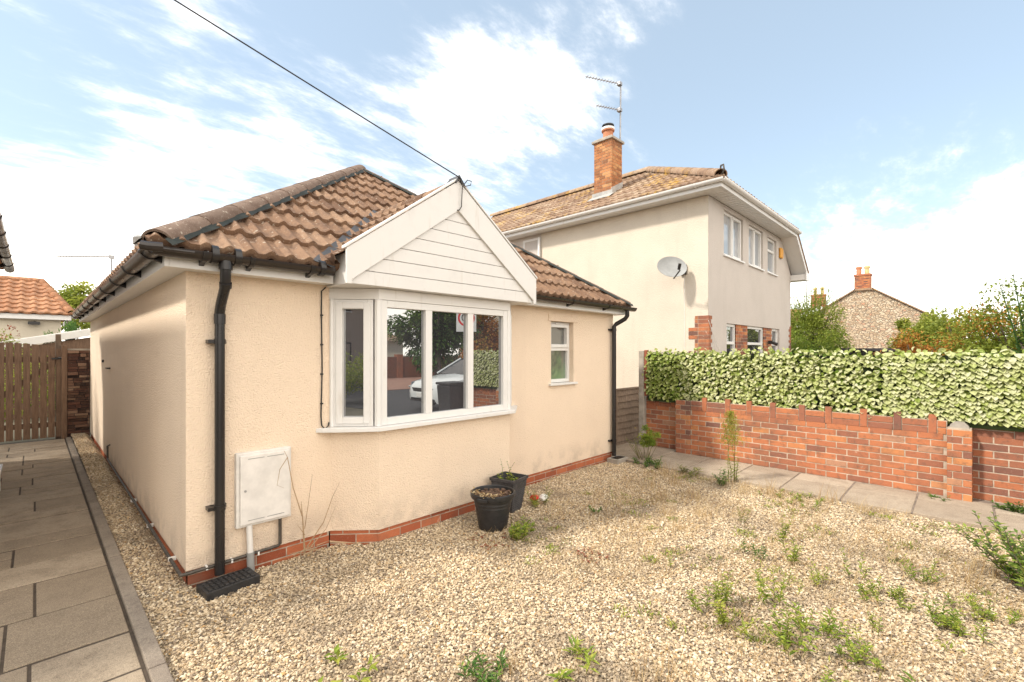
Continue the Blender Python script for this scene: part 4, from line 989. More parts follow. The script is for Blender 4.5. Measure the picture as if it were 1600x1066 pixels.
gs = MB(); bush(gs, (-.1, 13.6, .9), (.9, .5, .8), 1800, .08, 24); tag(obj('garden_shrub', gs, M['ygreen'], base=(-.1, 13.6, 0)), 'yellow green shrub glimpsed through the gaps of the gate', 'shrub')
bt = thing('tree', 'green treetop above the orange outbuilding roof on the left', 'tree', (3.2, 38, 0))
s_ = MB(); trunk(s_, 3.2, 38, 0, 5.0, .25, 6, 1.5, 3); obj('trunk', s_, M['bark'], bt)
s_ = MB(); bush(s_, (3.0, 38, 4.3), (2.8, 2, 1.5), 4500, .28, 25, clumps=22); obj('crown', s_, M['ygreen'], bt)
sgt = thing('added_shade_tree', 'unseen bushy tree added to shade the left side wall, beyond the gate', 'tree', (-2.6, 12.9, 0))  # out of view, added to keep sun off the far left wall
s_ = MB(); trunk(s_, -2.6, 12.9, 0, 3.4, .12, 6, .9, 71); obj('trunk', s_, M['bark'], sgt)
s_ = MB(); bush(s_, (-2.6, 12.9, 3.0), (1.0, 1.4, 1.5), 5000, .12, 72, clumps=26); obj('crown', s_, M['dgreen'], sgt)
rh = thing('rear_house', 'pale house mostly hidden behind the bungalow, carrying an aerial', 'house', (6, 28, 0))
s_ = MB(); s_.box(2.3, 12, 26.5, 32, -.05, 2.6); obj('wall', s_, M['backcream'], rh)
s_ = MB(); s_.face([(2.1, 26.3, 2.6), (12.2, 26.3, 2.6), (12.2, 29.2, 4.25), (2.1, 29.2, 4.25)]); s_.face([(2.1, 29.2, 4.25), (12.2, 29.2, 4.25), (12.2, 32.2, 2.6), (2.1, 32.2, 2.6)]); s_.face([(2.1, 26.3, 2.6), (2.1, 29.2, 4.25), (2.1, 32.2, 2.6)]); s_.face([(12.2, 26.3, 2.6), (12.2, 32.2, 2.6), (12.2, 29.2, 4.25)]); obj('roof', s_, M['ntile'], rh)
def yagi(mb, P, d, L, n=14, w=.12, r=.01):
    P = Vector(P); d = Vector(d).normalized(); s = d.cross(Vector((0, 0, 1))).normalized()
    mb.tube([P, P + d * L], r, 5)
    for i in range(n): q = P + d * (L * (i + .5) / n); mb.tube([q - s * w, q + s * w], r * .6, 4); mb.tube([q + Vector((0, 0, -w * .3)), q + Vector((0, 0, w * .3))], r * .5, 4)
s_ = MB(); s_.tube([(2.35, 26.8, 2.4), (2.35, 26.8, 5.85)], .035, 8); yagi(s_, (2.4, 26.8, 5.8), (-.72, .69, 0), 2.4, 20, .12, .018); s_.box(2.25, 2.45, 26.75, 26.85, 5.7, 5.85); obj('aerial', s_, M['alu'], rh)

# ================================================================ NEIGHBOUR (two storeys, right)
NX0, NX1, NY0, NY1 = 9.19, 15.1, 3.61, 12.6; NZ = 4.70
nb = thing('neighbour_house', 'two storey roughcast house with white eaves, brick chimney and aerial', 'house', (12, 8, 0))
# front wall as strips round the window openings, body behind
UW = [(9.99, 11.15, 3.66, 4.60), (11.54, 12.58, 3.66, 4.60), (12.96, 13.72, 3.66, 4.56)]
GWn = [(10.15, 10.78, 1.2, 2.24), (11.54, 12.73, 1.2, 2.24), (13.43, 14.0, 1.2, 2.24)]
s_ = MB()
body = [(NX0, 0), (NX1, 0), (NX1, 3.85), (14.2, NZ + .01), (NX0, NZ + .01)]
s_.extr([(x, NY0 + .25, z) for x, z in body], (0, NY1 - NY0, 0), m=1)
def strips(x0, x1, z0, z1, ops):
    ops = sorted(ops); x = x0
    for (a, b, c, d) in ops:
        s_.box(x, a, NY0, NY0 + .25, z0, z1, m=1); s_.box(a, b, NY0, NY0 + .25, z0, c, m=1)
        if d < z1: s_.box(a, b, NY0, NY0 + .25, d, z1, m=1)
        x = b
    return x
x = strips(NX0 + .0, NX1, 2.9, NZ, UW)
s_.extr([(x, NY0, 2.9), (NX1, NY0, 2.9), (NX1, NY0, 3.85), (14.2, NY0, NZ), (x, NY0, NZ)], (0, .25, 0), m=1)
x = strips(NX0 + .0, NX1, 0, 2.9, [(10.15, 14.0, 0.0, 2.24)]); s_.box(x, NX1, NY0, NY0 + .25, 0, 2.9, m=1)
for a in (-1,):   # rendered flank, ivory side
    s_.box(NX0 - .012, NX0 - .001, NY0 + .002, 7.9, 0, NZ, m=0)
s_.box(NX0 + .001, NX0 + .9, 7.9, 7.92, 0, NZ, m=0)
nwall = obj('wall', s_, [M['neigh'], M['neigh_shaded']], nb)
# brick panels on the ground floor, quoins
for (a, b) in ((10.78, 11.54), (12.73, 13.43)):
    s_ = MB(); mo_ = MB(); bricks(s_, (a, NY0 + .03, 0), (1, 0, 0), (0, -1, 0), b - a, .9, 2.235, depth=.06); mo_.box(a, b, NY0 + .036, NY0 + .1, .9, 2.235)
    bq = obj('brick_panel', s_, M['gbrick'], nb); obj('mortar', mo_, M['mortar'], bq)
s_ = MB(); mo_ = MB(); s2_ = MB()
for k in range(24):
    z = .5 + k * .0775; ww = .40 if (k // 3) % 2 == 0 else .27
    if z > 2.3: break
    x0 = 0
    while x0 < ww - .02:
        b = min(ww, x0 + .205); s_.box(NX0 - .022, NX0 + .05, NY0 - .012 + x0, NY0 - .012 + b, z, z + .068, random.random()); x0 += .215
    s_.box(NX0 + .05, NX0 + (.11 if k % 2 else .05) + .04, NY0 - .012, NY0 + .03, z, z + .068, random.random())
    s2_.box(NX1 - (.1 if k % 2 else .2), NX1 + .01, NY0 - .012, NY0 + .03, z, z + .068, random.random())
mo_.box(NX0 - .018, NX0 + .09, NY0 - .006, NY0 + .27, .5, 2.31)
bq = obj('brick_quoin', s_, M['gbrick'], nb); obj('mortar', mo_, M['mortar'], bq); obj('brick_quoin', s2_, M['gbrick'], nb)
for (a, b, c, d), mu in zip(UW, ((10.6,), (12.05,), ())):
    tr_ = [] if mu else [(a, b, 4.25)]
    window(nb, (0, NY0 + .05, 0), (1, 0, 0), (0, -1, 0), a, b, c, d, mull=mu, trans=tr_, fw=.055, sash=[] if not mu else [(mu[0] + .0, b - .02, c + .02, d - .02, .05)], glass='glass2', sd_=.09)
for (a, b, c, d), mu in zip(GWn, ((), (), ())):
    window(nb, (0, NY0 + .05, 0), (1, 0, 0), (0, -1, 0), a, b, c, d, trans=[(a, b, 1.83)], fw=.06, glass='glass', sill=False)
window(nb, (NX0 - .012, 8.55, 0), (0, -1, 0), (-1, 0, 0), 0, .58, 3.70, 4.62, fw=.06, glass='glass2', sill=False)
s_ = MB(); s_.tube([(NX0 - .06, 7.93, 0), (NX0 - .06, 7.93, 4.6)], .035, 10); obj('downpipe', s_, M['pvc'], nb, smooth=True)
# roof
RX0, RY0 = 8.80, 3.20; RZ = 4.86; RS = .57; RXC = 11.88; RZT = RZ + (RXC - RX0) * RS
ll = math.sqrt(1 + RS * RS)
tm = tiles((RX0, 13.4, RZ), (0, -1, 0), Vector((1, 0, RS)) / ll, 13.4 - RY0, (RXC - RX0) * ll, pitch=.17, gauge=.30, amp=.022, step=.022, samples=5)
nroof = obj('roof', tm, M['ntile'], nb, smooth=True, sharp=50, clips=[hip_plane(RX0, RY0, 1, 1), ((0, 12.6, 0), Vector((0, 1, 0)))])
tm = tiles((RX0, RY0, RZ), (1, 0, 0), Vector((0, 1, RS)) / ll, 15.6 - RX0, (RXC - RX0) * ll, pitch=.17, gauge=.30, amp=.022, step=.022, samples=5)
obj('roof_slope', tm, M['ntile'], nroof, smooth=True, sharp=50, clips=[hip_plane(RX0, RY0, -1, -1), ((14.2, RY0, 0), Vector((1.0, .75, 0)).normalized())])
s_ = MB(); rs_ = (RZT - 3.80) / (15.45 - RXC)
s_.extr([(RXC, RY0 + .02, RZT), (15.5, RY0 + .02, 3.80), (15.5, RY0 + .02, 3.86), (RXC, RY0 + .02, RZT + .06)], (0, 9.4, 0))
obj('roof_slope', s_, M['ntile'], nroof, clips=[((14.15, RY0, 0), Vector((-1.0, -.745, 0)).normalized())])
s_ = MB(); halfround(s_, (RX0 + .06, RY0 + .06, RZ + .06), (RXC, RY0 + (RXC - RX0), RZT + .04), .12, .42); halfround(s_, (RXC, RY0 + RXC - RX0, RZT + .04), (RXC, 12.6, RZT + .04), .12, .45)
obj('hip_tiles', s_, M['ntile'], nroof, smooth=True, sharp=40)
s_ = MB(); s_.tube([(RX0 + .02, RY0 + .02, RZ + .04), (RX0 - .04, RY0 - .04, RZ + .10), (RX0 - .02, RY0 - .02, RZ + .20), (RX0 + .05, RY0 + .05, RZ + .22), (RX0 + .06, RY0 + .06, RZ + .17)], .016, 8); obj('hip_iron', s_, M['copper'], nroof, smooth=True)
# eaves: soffit, fascia, gutter (white)
s_ = MB()
s_.box(RX0 + .04, RX0 + .065, RY0 + .04, 12.6, NZ + .0, RZ - .005); s_.box(RX0 + .065, 14.15, RY0 + .04, RY0 + .065, NZ + .0, RZ - .005)
s_.box(RX0 + .065, NX0 + .01, RY0 + .065, 12.6, NZ + .008, NZ + .018)
s_.box(NX0 + .01, 14.15, RY0 + .065, NY0 - .001, NZ + .008, NZ + .018)
# sloping verge on the right
a = Vector((14.15, RY0 + .04, NZ)); b = Vector((15.42, RY0 + .04, 3.74))
s_.extr([a, b, b + Vector((0, 0, .16)), a + Vector((0, 0, .16))], (0, .025, 0)); s_.extr([a + Vector((0, .025, .008)), b + Vector((0, .025, .008)), b + Vector((0, .025, .02)), a + Vector((0, .025, .02))], (0, .36, 0))
s_.box(15.12, 15.46, RY0 + .03, NY0 + 8, 3.66, 3.82)
s_.box(15.10, 15.47, RY0 + .015, RY0 + .04, 3.64, 3.86)
for k in range(60):   # soffit board joints as thin beads
    y = RY0 + .1 + k * .15
    if y < 12.5: s_.box(RX0 + .07, NX0 - .015, y, y + .012, NZ + .002, NZ + .008)
for k in range(36):
    x = NX0 + .05 + k * .15
    if x < 14.1: s_.box(x, x + .012, RY0 + .07, NY0 - .003, NZ + .002, NZ + .008)
obj('eaves_board', s_, M['pvc'], nb)
s_ = MB(); gutter(s_, (RX0 - .01, 12.6, RZ - .03), (RX0 - .01, RY0 - .03, RZ - .03), .06); gutter(s_, (RX0 - .04, RY0 - .0, RZ - .03), (14.3, RY0 - .0, RZ - .03), .06)
ng_ = obj('gutter', s_, M['pvc'], nb, smooth=True, sharp=40)
for k in range(9): one('gutter_bracket', lambda q: bracket(q, (RX0 - .01, RY0 + .5 + k * 1.0, RZ - .03), (0, 1, 0), (1, 0, 0), r=.066), M['pvc'], ng_)
for k in range(6): one('gutter_bracket', lambda q: bracket(q, (RX0 + .6 + k * .9, RY0, RZ - .03), (1, 0, 0), (0, 1, 0), r=.066), M['pvc'], ng_)
# chimney
CX0, CX1, CY0, CY1 = 9.89, 10.37, 6.24, 6.75
s_ = MB(); mo_ = MB()
for (O, t, n, L) in (((CX0, CY0, 0), (1, 0, 0), (0, -1, 0), CX1 - CX0), ((CX0, CY1, 0), (0, -1, 0), (-1, 0, 0), CY1 - CY0), ((CX1, CY0, 0), (0, 1, 0), (1, 0, 0), CY1 - CY0), ((CX1, CY1, 0), (-1, 0, 0), (0, 1, 0), CX1 - CX0)):
    bricks(s_, O, t, n, L, 5.2, 6.88, depth=.04, bl=.155, jit=.002)
mo_.box(CX0 + .006, CX1 - .006, CY0 + .006, CY1 - .006, 5.2, 6.88)
ch = obj('chimney', s_, M['cbrick'], nroof); obj('mortar', mo_, M['mortar'], nb, label='pale mortar core of the chimney')
s_ = MB(); s_.box(CX0 - .05, CX1 + .05, CY0 - .05, CY1 + .05, 6.88, 6.94); s_.prism([(CX0, CY0), (CX1, CY0), (CX1, CY1), (CX0, CY1)], 6.94, 6.98); obj('chimney_cap', s_, M['conc'], nroof, bevel=.01)
pc2 = ((CX0 + CX1) / 2, (CY0 + CY1) / 2, 6.96)
s_ = MB(); s_.lathe(pc2, [(.15, 0), (.13, .05), (.125, .22), (.16, .24), (.16, .27), (.0, .27)], 18); obj('chimney_pot', s_, M['terr'], nroof, smooth=True, sharp=40)
s_ = MB(); s_.lathe(pc2, [(.165, .27), (.17, .30), (.165, .32)], 18, m=1); s_.lathe(pc2, [(.13, .30), (.13, .37), (.15, .375), (.15, .40), (.0, .41)], 18, m=0); obj('cowl', s_, [M['black'], M['white']], nroof, smooth=True, sharp=40)
s_ = MB(); zb = lambda x: RZ + (x - RX0) * RS + .035
s_.box(CX0 - .03, CX0 - .004, CY0 - .04, CY1 + .04, zb(CX0) - .1, zb(CX0) + .10); s_.extr([(CX0 - .02, CY0 - .012, zb(CX0) - .05), (CX1 + .02, CY0 - .012, zb(CX1) - .05), (CX1 + .02, CY0 - .012, zb(CX1) + .15), (CX0 - .02, CY0 - .012, zb(CX0) + .15)], (0, .01, 0))
s_.extr([(CX0 - .22, CY0 - .08, zb(CX0 - .22) + .005), (CX0, CY0 - .08, zb(CX0) + .02), (CX0, CY0 - .08, zb(CX0) + .03), (CX0 - .22, CY0 - .08, zb(CX0 - .22) + .015)], (0, .65, 0)); obj('flashing', s_, m_simple('pale_lead', (.42, .41, .39), .5, .4, 5), nroof)
s_ = MB(); mxp = (CX1 + .10, CY0 + .12); s_.tube([(mxp[0], mxp[1], 6.3), (mxp[0] + .04, mxp[1], 8.56)], .022, 8)
s_.box(CX1, CX1 + .14, CY0 + .10, CY0 + .14, 6.45, 6.49); s_.box(CX1, CX1 + .14, CY0 + .10, CY0 + .14, 6.65, 6.69)
vdl = Vector((-.89, .45, .0)); yagi(s_, (mxp[0], mxp[1], 8.50), vdl, .98, 12, .07, .011); yagi(s_, (mxp[0], mxp[1], 7.83), vdl, .68, 9, .07, .011)
s_.box(mxp[0] - .06, mxp[0] + .05, mxp[1] - .04, mxp[1] + .06, 7.79, 7.87); s_.box(mxp[0] - .06, mxp[0] + .05, mxp[1] - .04, mxp[1] + .06, 8.46, 8.54)
obj('aerial', s_, M['alu'], nb)
# dish
s_ = MB(); dc_ = Vector((8.78, 4.16, 3.32)); dn = Vector((-.62, -.70, .30)).normalized(); da = dn.cross(Vector((0, 0, 1))).normalized(); du = da.cross(dn).normalized()
rows = []
for i in range(8):
    q = i / 7; rows.append([dc_ + da * math.cos(2 * math.pi * k / 28) * .30 * q + du * math.sin(2 * math.pi * k / 28) * .225 * q - dn * (.05 * (1 - q * q)) for k in range(28)])
s_.grid(rows, close=True); rows2 = [[p - dn * .008 for p in r_] for r_ in rows]; s_.grid(rows2, close=True); s_.grid([rows[-1], rows2[-1]], close=True)
di = obj('satellite_dish', s_, M['dish'], nb, smooth=True, sharp=60)
s_ = MB(); s_.tube([dc_ - dn * .05, dc_ - dn * .12, (9.05, 4.12, 3.30), (9.18, 4.10, 3.30)], .022, 8); s_.box(9.12, 9.19, 4.04, 4.16, 3.2, 3.4); s_.tube([dc_ - du * .26, dc_ - du * .24 + dn * .30 ], .014, 6); s_.tube([dc_ - du * .20 + dn * .26, dc_ - du * .12 + dn * .34], .03, 8)
obj('dish_arm', s_, M['black'], di)
s_ = MB(); s_.tube([(9.172, 4.08, 3.2), (9.172, 4.08, 1.0)], .005, 5); obj('cable', s_, M['white'], nb); s_ = MB(); s_.tube([(9.165, 3.6, 2.25), (9.5, 3.55, 1.7), (9.9, 3.5, 1.5)], .007, 5, m=0); obj('cable', s_, M['white'], nb)
s_ = MB(); O = Vector((14.05, NY0 - .06, 4.12)); s_.prism([(O.x - .12, O.y), (O.x + .12, O.y), (O.x + .12, O.y + .06), (O.x - .12, O.y + .06)], O.z + .03, O.z + .31); obj('alarm_box', s_, M['orange'], nb, bevel=.03)
s_ = MB(); s_.box(13.0, 13.1, NY0 - .1, NY0 + .0, 1.83, 1.92); s_.tube([(13.05, NY0 - .1, 1.86), (13.05, NY0 - .2, 1.82)], .04, 8); obj('security_lamp', s_, M['black'], nb)

# ================================================================ FAR RIGHT BACKGROUND
stc = thing('stone_cottage', 'rubble stone gable end with red brick chimney above the leafy screen', 'house', (45, 5.4, 0))
s_ = MB(); s_.extr([(42, 1.9, -.1), (42, 8.9, -.1), (42, 8.9, 4.1), (42, 5.9, 6.05), (42, 4.8, 6.05), (42, 1.9, 4.1)], (8, 0, 0)); obj('wall', s_, M['stone'], stc)
s_ = MB()
for (y0, z0, y1, z1) in ((1.6, 3.95, 4.85, 6.12), (9.2, 3.95, 5.85, 6.12)): s_.extr([(41.85, y0, z0), (41.85, y1, z1), (41.85, y1, z1 + .1), (41.85, y0, z0 + .1)], (8.3, 0, 0))
s_.box(41.85, 50, 4.8, 5.9, 6.06, 6.2); obj('roof', s_, M['ntile'], stc)
def stack(parent, x, y, z, w, h, pots, off=.25, ph=.65):
    s_ = MB(); mo_ = MB(); bricks(s_, (x, y + w / 2, 0), (0, -1, 0), (-1, 0, 0), w, z, z + h, depth=.1); s_.box(x, x + .6, y - w / 2 - .0, y - w / 2 + .05, z, z + h, .4); mo_.box(x + .01, x + .6, y - w / 2 + .01, y + w / 2 - .01, z, z + h + .01)
    s_.box(x - .04, x + .64, y - w / 2 - .04, y + w / 2 + .04, z + h, z + h + .12, .5); obj('chimney', s_, M['gbrick'], parent); obj('chimney_core', mo_, M['mortar_d'], parent)
    for k, pm in enumerate(pots):
        s_ = MB(); c = (x + .3, y + (k - (len(pots) - 1) / 2) * -off * 2, z + h + .1); s_.lathe(c, [(.17, 0), (.15, .1), (.16, ph * .55), (.12, ph * .6), (.21, ph * .8), (.15, ph), (.0, ph)], 12); obj('chimney_pot', s_, M[pm], parent, smooth=True)
stack(stc, 42.1, 5.45, 6.15, .95, 1.0, ('terr', 'potyel'), .24, .62)
cot2 = thing('brick_cottage', 'far white gabled cottage with red chimney and two yellow pots behind bushes', 'house', (56, 12, 0))
s_ = MB(); s_.extr([(54, 8.5, -.1), (54, 15, -.1), (54, 15, 4.2), (54, 10.3, 6.1), (54, 8.5, 4.8)], (6, 0, 0)); obj('wall', s_, M['white'], cot2)
s_ = MB(); s_.extr([(53.9, 15.3, 4.1), (53.9, 10.3, 6.2), (53.9, 10.3, 6.35), (53.9, 15.3, 4.25)], (6.4, 0, 0)); obj('roof', s_, M['ntile'], cot2)
stack(cot2, 54.2, 10.55, 6.0, 1.15, 1.15, ('potyel', 'potyel'), .3, .75)
s_ = MB(); s_.tube([(54.5, 11.6, 6.0), (54.5, 11.6, 9.0)], .035, 6); yagi(s_, (54.5, 11.6, 8.9), (-.3, .95, 0), 1.6, 8, .2, .025); obj('aerial', s_, M['alu'], cot2)
rr_ = thing('red_roofed_house', 'house with red tiled roof glimpsed beside the neighbour wall', 'house', (36, 10, 0))
s_ = MB(); s_.box(34.5, 42, 8.2, 14, -.1, 3.0); obj('wall', s_, M['backcream'], rr_)
tm = tiles((34.2, 14.2, 3.0), (0, -1, 0), Vector((1, 0, .6)).normalized(), 6.2, 2.9, pitch=.3, gauge=.3, amp=.05, step=.04, samples=4); obj('roof', tm, M['rtile'], rr_, smooth=True, sharp=50)
s_ = MB(); s_.extr([(36.8, 9.8, 2.9), (36.8, 14.4, 2.9), (36.8, 12.5, 6.0)], (5, 0, 0)); obj('rear_gable', s_, M['ntile'], rr_)
ds = MB(); ds.box(17.5, 21, 1.2, 2.6, -.1, 1.66); ds.box(17.3, 21.2, 1.0, 2.75, 1.66, 1.74); tag(obj('flat_shed', ds, M['dark'], base=(19, 2, 0)), 'dark flat shed roof just above the middle of the leafy screen', 'shed')
def shrub(name, label, cat, x, y, z, rad, n, leaf, mats, seed, th=.08, extra=None, **k):
    t = thing(name, label, cat, (x, y, 0), 'garden shrubs beyond the leafy screen')
    s_ = MB(); trunk(s_, x, y, 0, z + rad[2] * .7, th, 7, rad[0] * .7, seed); obj('trunk', s_, M['bark'], t)
    s_ = MB(); bush(s_, (x, y, z), rad, n, leaf, seed, **k)
    if extra: extra(s_)
    obj('crown', s_, mats, t); return t
def sprays(cx, cy, cz, n, h, seed, leaf=.1, lean=.5):
    def f(mb):
        rn = random.Random(seed)
        for i in range(n):
            a = rn.uniform(0, 6.28); k = rn.uniform(.1, lean); d = Vector((math.cos(a) * k, math.sin(a) * k, 1)).normalized(); hh = h * rn.uniform(.6, 1.1); p0 = Vector((cx + math.cos(a) * k * .8, cy + math.sin(a) * k * .8, cz))
            mb.tube([p0, p0 + d * hh], [.012, .004], 4, rnd=.2)
            for j in range(26): q = p0 + d * hh * j / 26; b = rn.uniform(0, 6.28); mb.leaf(q, Vector((math.cos(b), math.sin(b), .6)), Vector((0, 0, 1)), leaf * rn.uniform(.6, 1.2) * (1.1 - j / 40), leaf * .3, rn.random())
    return f
shrub('tall_shrub', 'tall feathery olive green shrub in front of the stone gable', 'shrub', 21.4, 4.3, 2.2, (1.3, 1.45, 1.45), 17000, .12, M['ygreen'], 31, extra=sprays(21.4, 4.3, 2.6, 44, 1.6, 32, .13), wr=.35, bias=-.2, clumps=44)
shrub('evergreen_shrub', 'low dark green spreading evergreen beside the neighbour wall corner', 'shrub', 16.9, 3.75, 1.25, (.9, 1.25, .95), 10000, .085, M['grass'], 33, wr=.35, droop=.4, clumps=30, bias=-.2)
shrub('small_tree', 'small yellow green leafy tree at the right of the stone gable', 'shrub', 20.5, .9, 2.0, (.7, .95, 1.0), 7500, .12, M['ygreen'], 35, clumps=20)
shrub('berry_shrub', 'orange red berried shrub low above the leafy screen', 'shrub', 14.6, .85, 1.35, (.6, .8, .65), 5000, .07, [M['orangeleaf']], 36, clumps=24)
shrub('cotoneaster', 'wide mixed olive and orange shrub above the screen near right edge', 'shrub', 13.6, -.75, 1.45, (.9, 1.35, 1.25), 17000, .09, [M['ygreen'], M['orangeleaf']], 37, bias=-.1, clumps=44, extra=lambda mb: bush(mb, (13.4, -.6, 1.4), (.9, 1.3, 1.1), 2200, .07, 57, m=1, clumps=20))
shrub('broom_shrub', 'pale yellow green shrub between berried shrub and olive shrub', 'shrub', 16.6, .1, 1.7, (.7, 1.2, 1.25), 8000, .10, M['ygreen'], 38, clumps=30)
shrub('climbing_rose', 'tall leafy stem reaching highest at the right edge of the photo', 'shrub', 9.9, -.85, 1.45, (.5, .4, .65), 2600, .09, M['dgreen'], 39, wr=.6, bias=.2, clumps=20, extra=sprays(9.9, -.72, 1.6, 5, 1.25, 41, .17, .22))

# ================================================================ BEHIND THE CAMERA (seen mirrored in the bay window)
def car(ox, oy):
    t = thing('parked_car', 'white hatchback parked on the street, seen reflected in the bay window', 'car', (ox + 2, oy, 0))
    # nose towards -x.  stations: x, zbot, half-width, z belt, z shoulder
    st = [(.0, .30, .55, .45, .62), (.06, .22, .72, .50, .70), (.25, .20, .83, .55, .80), (.8, .20, .88, .60, .90), (1.25, .20, .89, .62, .97), (2.2, .20, .90, .65, .98), (3.4, .20, .90, .68, 1.0), (4.0, .22, .86, .70, 1.0), (4.25, .3, .72, .68, .95)]
    s_ = MB(); rows = []
    for (x, zb, w, zm, zt) in st:
        pr = [(-w * .9, zb), (-w, zb + .12), (-w, zm), (-w * .93, zt - .04), (-w * .75, zt), (0, zt + .03), (w * .75, zt), (w * .93, zt - .04), (w, zm), (w, zb + .12), (w * .9, zb)]
        rows.append([(ox + x, oy + a, b) for a, b in pr])
    s_.grid(rows); s_.face(list(reversed(rows[0]))); s_.face(rows[-1]); s_.face([rows[i][0] for i in range(len(rows))] + [rows[i][-1] for i in reversed(range(len(rows)))])
    body = obj('body', s_, M['carwhite'], t, smooth=True, sharp=45)
    s_ = MB(); gh = [(1.15, .80, .98, .0), (1.95, .64, 1.42, 0), (2.8, .62, 1.46, 0), (3.6, .60, 1.38, 0), (4.1, .72, 1.0, 0)]
    rows = []
    for (x, w, z, _) in gh: rows.append([(ox + x, oy - .84, .97), (ox + x, oy - w, z), (ox + x, oy + w, z), (ox + x, oy + .84, .97)])
    s_.grid(rows); obj('windows', s_, M['carglass'], t)
    s_ = MB(); rows = [[(ox + x, oy - w, z), (ox + x, oy - w * .5, z + .025), (ox + x, oy + w * .5, z + .025), (ox + x, oy + w, z)] for (x, w, z) in ((1.9, .65, 1.41), (2.3, .65, 1.445), (2.8, .64, 1.465), (3.65, .61, 1.385))]
    s_.grid(rows)
    for sgn in (1, -1):
        s_.tube([(ox + 1.12, oy + sgn * .80, .98), (ox + 1.92, oy + sgn * .65, 1.42)], .03, 6); s_.tube([(ox + 2.75, oy + sgn * .87, .98), (ox + 2.78, oy + sgn * .64, 1.45)], .025, 6)
    obj('roof', s_, M['carwhite'], t, smooth=True)
    s_ = MB(); s_.extr([(ox - .01, oy - .42, .52), (ox - .01, oy + .42, .52), (ox - .01, oy + .50, .62), (ox - .01, oy - .50, .62)], (.05, 0, 0)); s_.extr([(ox + .0, oy - .6, .25), (ox + .0, oy + .6, .25), (ox + .0, oy + .55, .34), (ox + .0, oy - .55, .34)], (.05, 0, 0)); obj('grille', s_, M['black'], t)
    s_ = MB(); s_.box(ox - .02, ox + .02, oy - .26, oy + .26, .37, .48); obj('number_plate', s_, M['white'], t)
    for sgn in (1, -1):
        s_ = MB(); s_.extr([(ox + .06, oy + sgn * .60, .62), (ox + .12, oy + sgn * .84, .60), (ox + .62, oy + sgn * .895, .80), (ox + .12, oy + sgn * .66, .74)], (-.02, sgn * .02, .02)); obj('headlight', s_, M['headlight'], t)
    for x in (.85, 3.4):
        for sgn in (1, -1):
            s_ = MB(); c = Vector((ox + x, oy + sgn * .82, .32)); s_.tube([c - Vector((0, .1, 0)), c + Vector((0, .1, 0))], .32, 20); wh = obj('wheel', s_, M['black'], t, smooth=True, sharp=40)
            s_ = MB(); s_.tube([c - Vector((0, .11, 0)), c + Vector((0, .11, 0))], .2, 10); obj('rim', s_, M['headlight'], wh)
car(7.55, -3.5)
bn = thing('wheelie_bin', 'black wheeled bin by the end of the leafy screen, mirrored in the window', 'bin', (6.85, -1.3, 0))
s_ = MB(); s_.hexa([(6.65, -1.5, .03), (7.05, -1.5, .03), (7.05, -1.1, .03), (6.65, -1.1, .03), (6.6, -1.55, .86), (7.1, -1.55, .86), (7.1, -1.05, .86), (6.6, -1.05, .86)]); obj('bin_body', s_, M['potblack'], bn, bevel=.02)
s_ = MB(); s_.box(6.58, 7.12, -1.57, -1.03, .87, .93); obj('lid', s_, M['potblack'], bn, bevel=.02)
# speed limit sign
sg = thing('speed_sign', 'white speed limit sign with red ring reading 20, mirrored in the window', 'sign', (11.0, -5.7, 0))
s_ = MB(); s_.tube([(11.0, -5.7, -.05), (11.0, -5.7, 3.3)], .035, 10); obj('pole', s_, M['grey'], sg)
sn = Vector((-.62, .78, 0)).normalized(); stt = Vector((0, 0, 1)).cross(sn).normalized()    # horizontal, to the right seen from the front
c = Vector((11.0, -5.7, 2.86)) + sn * .05
s_ = MB(); s_.obox(c, stt, sn, -.36, .36, 0, .02, -.50, .40); pl_ = obj('plate', s_, M['white'], sg)
s_ = MB(); rows = [[c + sn * .024 + stt * math.cos(2 * math.pi * k / 32) * r_ + Vector((0, 0, math.sin(2 * math.pi * k / 32) * r_)) for k in range(33)] for r_ in (.235, .305)]; s_.grid(rows)
obj('ring', s_, M['redpl'], pl_)
fc = bpy.data.curves.new('digits', 'FONT'); fc.body = '20'; fc.size = .36; fc.align_x = 'CENTER'; fc.align_y = 'CENTER'; fc.extrude = .004; fc.materials.append(M['cable'])
fo_ = bpy.data.objects.new('digits_curve', fc); dm = bpy.data.meshes.new_from_object(fo_); bpy.data.objects.remove(fo_); fo = bpy.data.objects.new('digits', dm); COL.objects.link(fo); fo.parent = pl_
mtx = Matrix((stt, Vector((0, 0, 1)), sn)).transposed().to_4x4(); mtx.translation = c + sn * .028 - Vector((11.0, -5.7, 0)); fo.matrix_local = mtx
# opposite side of the street
ow = thing('street_wall', 'brown garden wall with pillars across the street, mirrored in the window', 'wall', (10, -18, 0))
s_ = MB(); s_.box(4, 24, -18.3, -18.1, -.05, 1.3); 
for x in range(4, 25, 3): s_.box(x - .2, x + .2, -18.4, -18.02, -.05, 1.45, .9)
obj('brickwork', s_, M['dbrick'], ow)
s_ = MB(); s_.box(5.0, 15, -18.9, -18.85, -.05, 2.0); tag(obj('board_fence', s_, M['wood'], base=(10, -18.9, 0)), 'brown board fence behind the street wall, mirrored in the window', 'fence')
def btree(x, y, h, r, seed, label, mat='dgreen'):
    t = thing('tree', label, 'tree', (x, y, 0)); s_ = MB(); trunk(s_, x, y, 0, h * .8, .2, 7, r * .7, seed); obj('trunk', s_, M['bark'], t)
    s_ = MB(); bush(s_, (x, y, h * .55), (r, r * .8, h * .5), 9000, .26, seed, clumps=34, bias=.1, shell=.2); obj('crown', s_, M[mat], t)
btree(13.8, -11.2, 4.6, 2.1, 51, 'bushy green tree across the street, in the middle pane reflection')
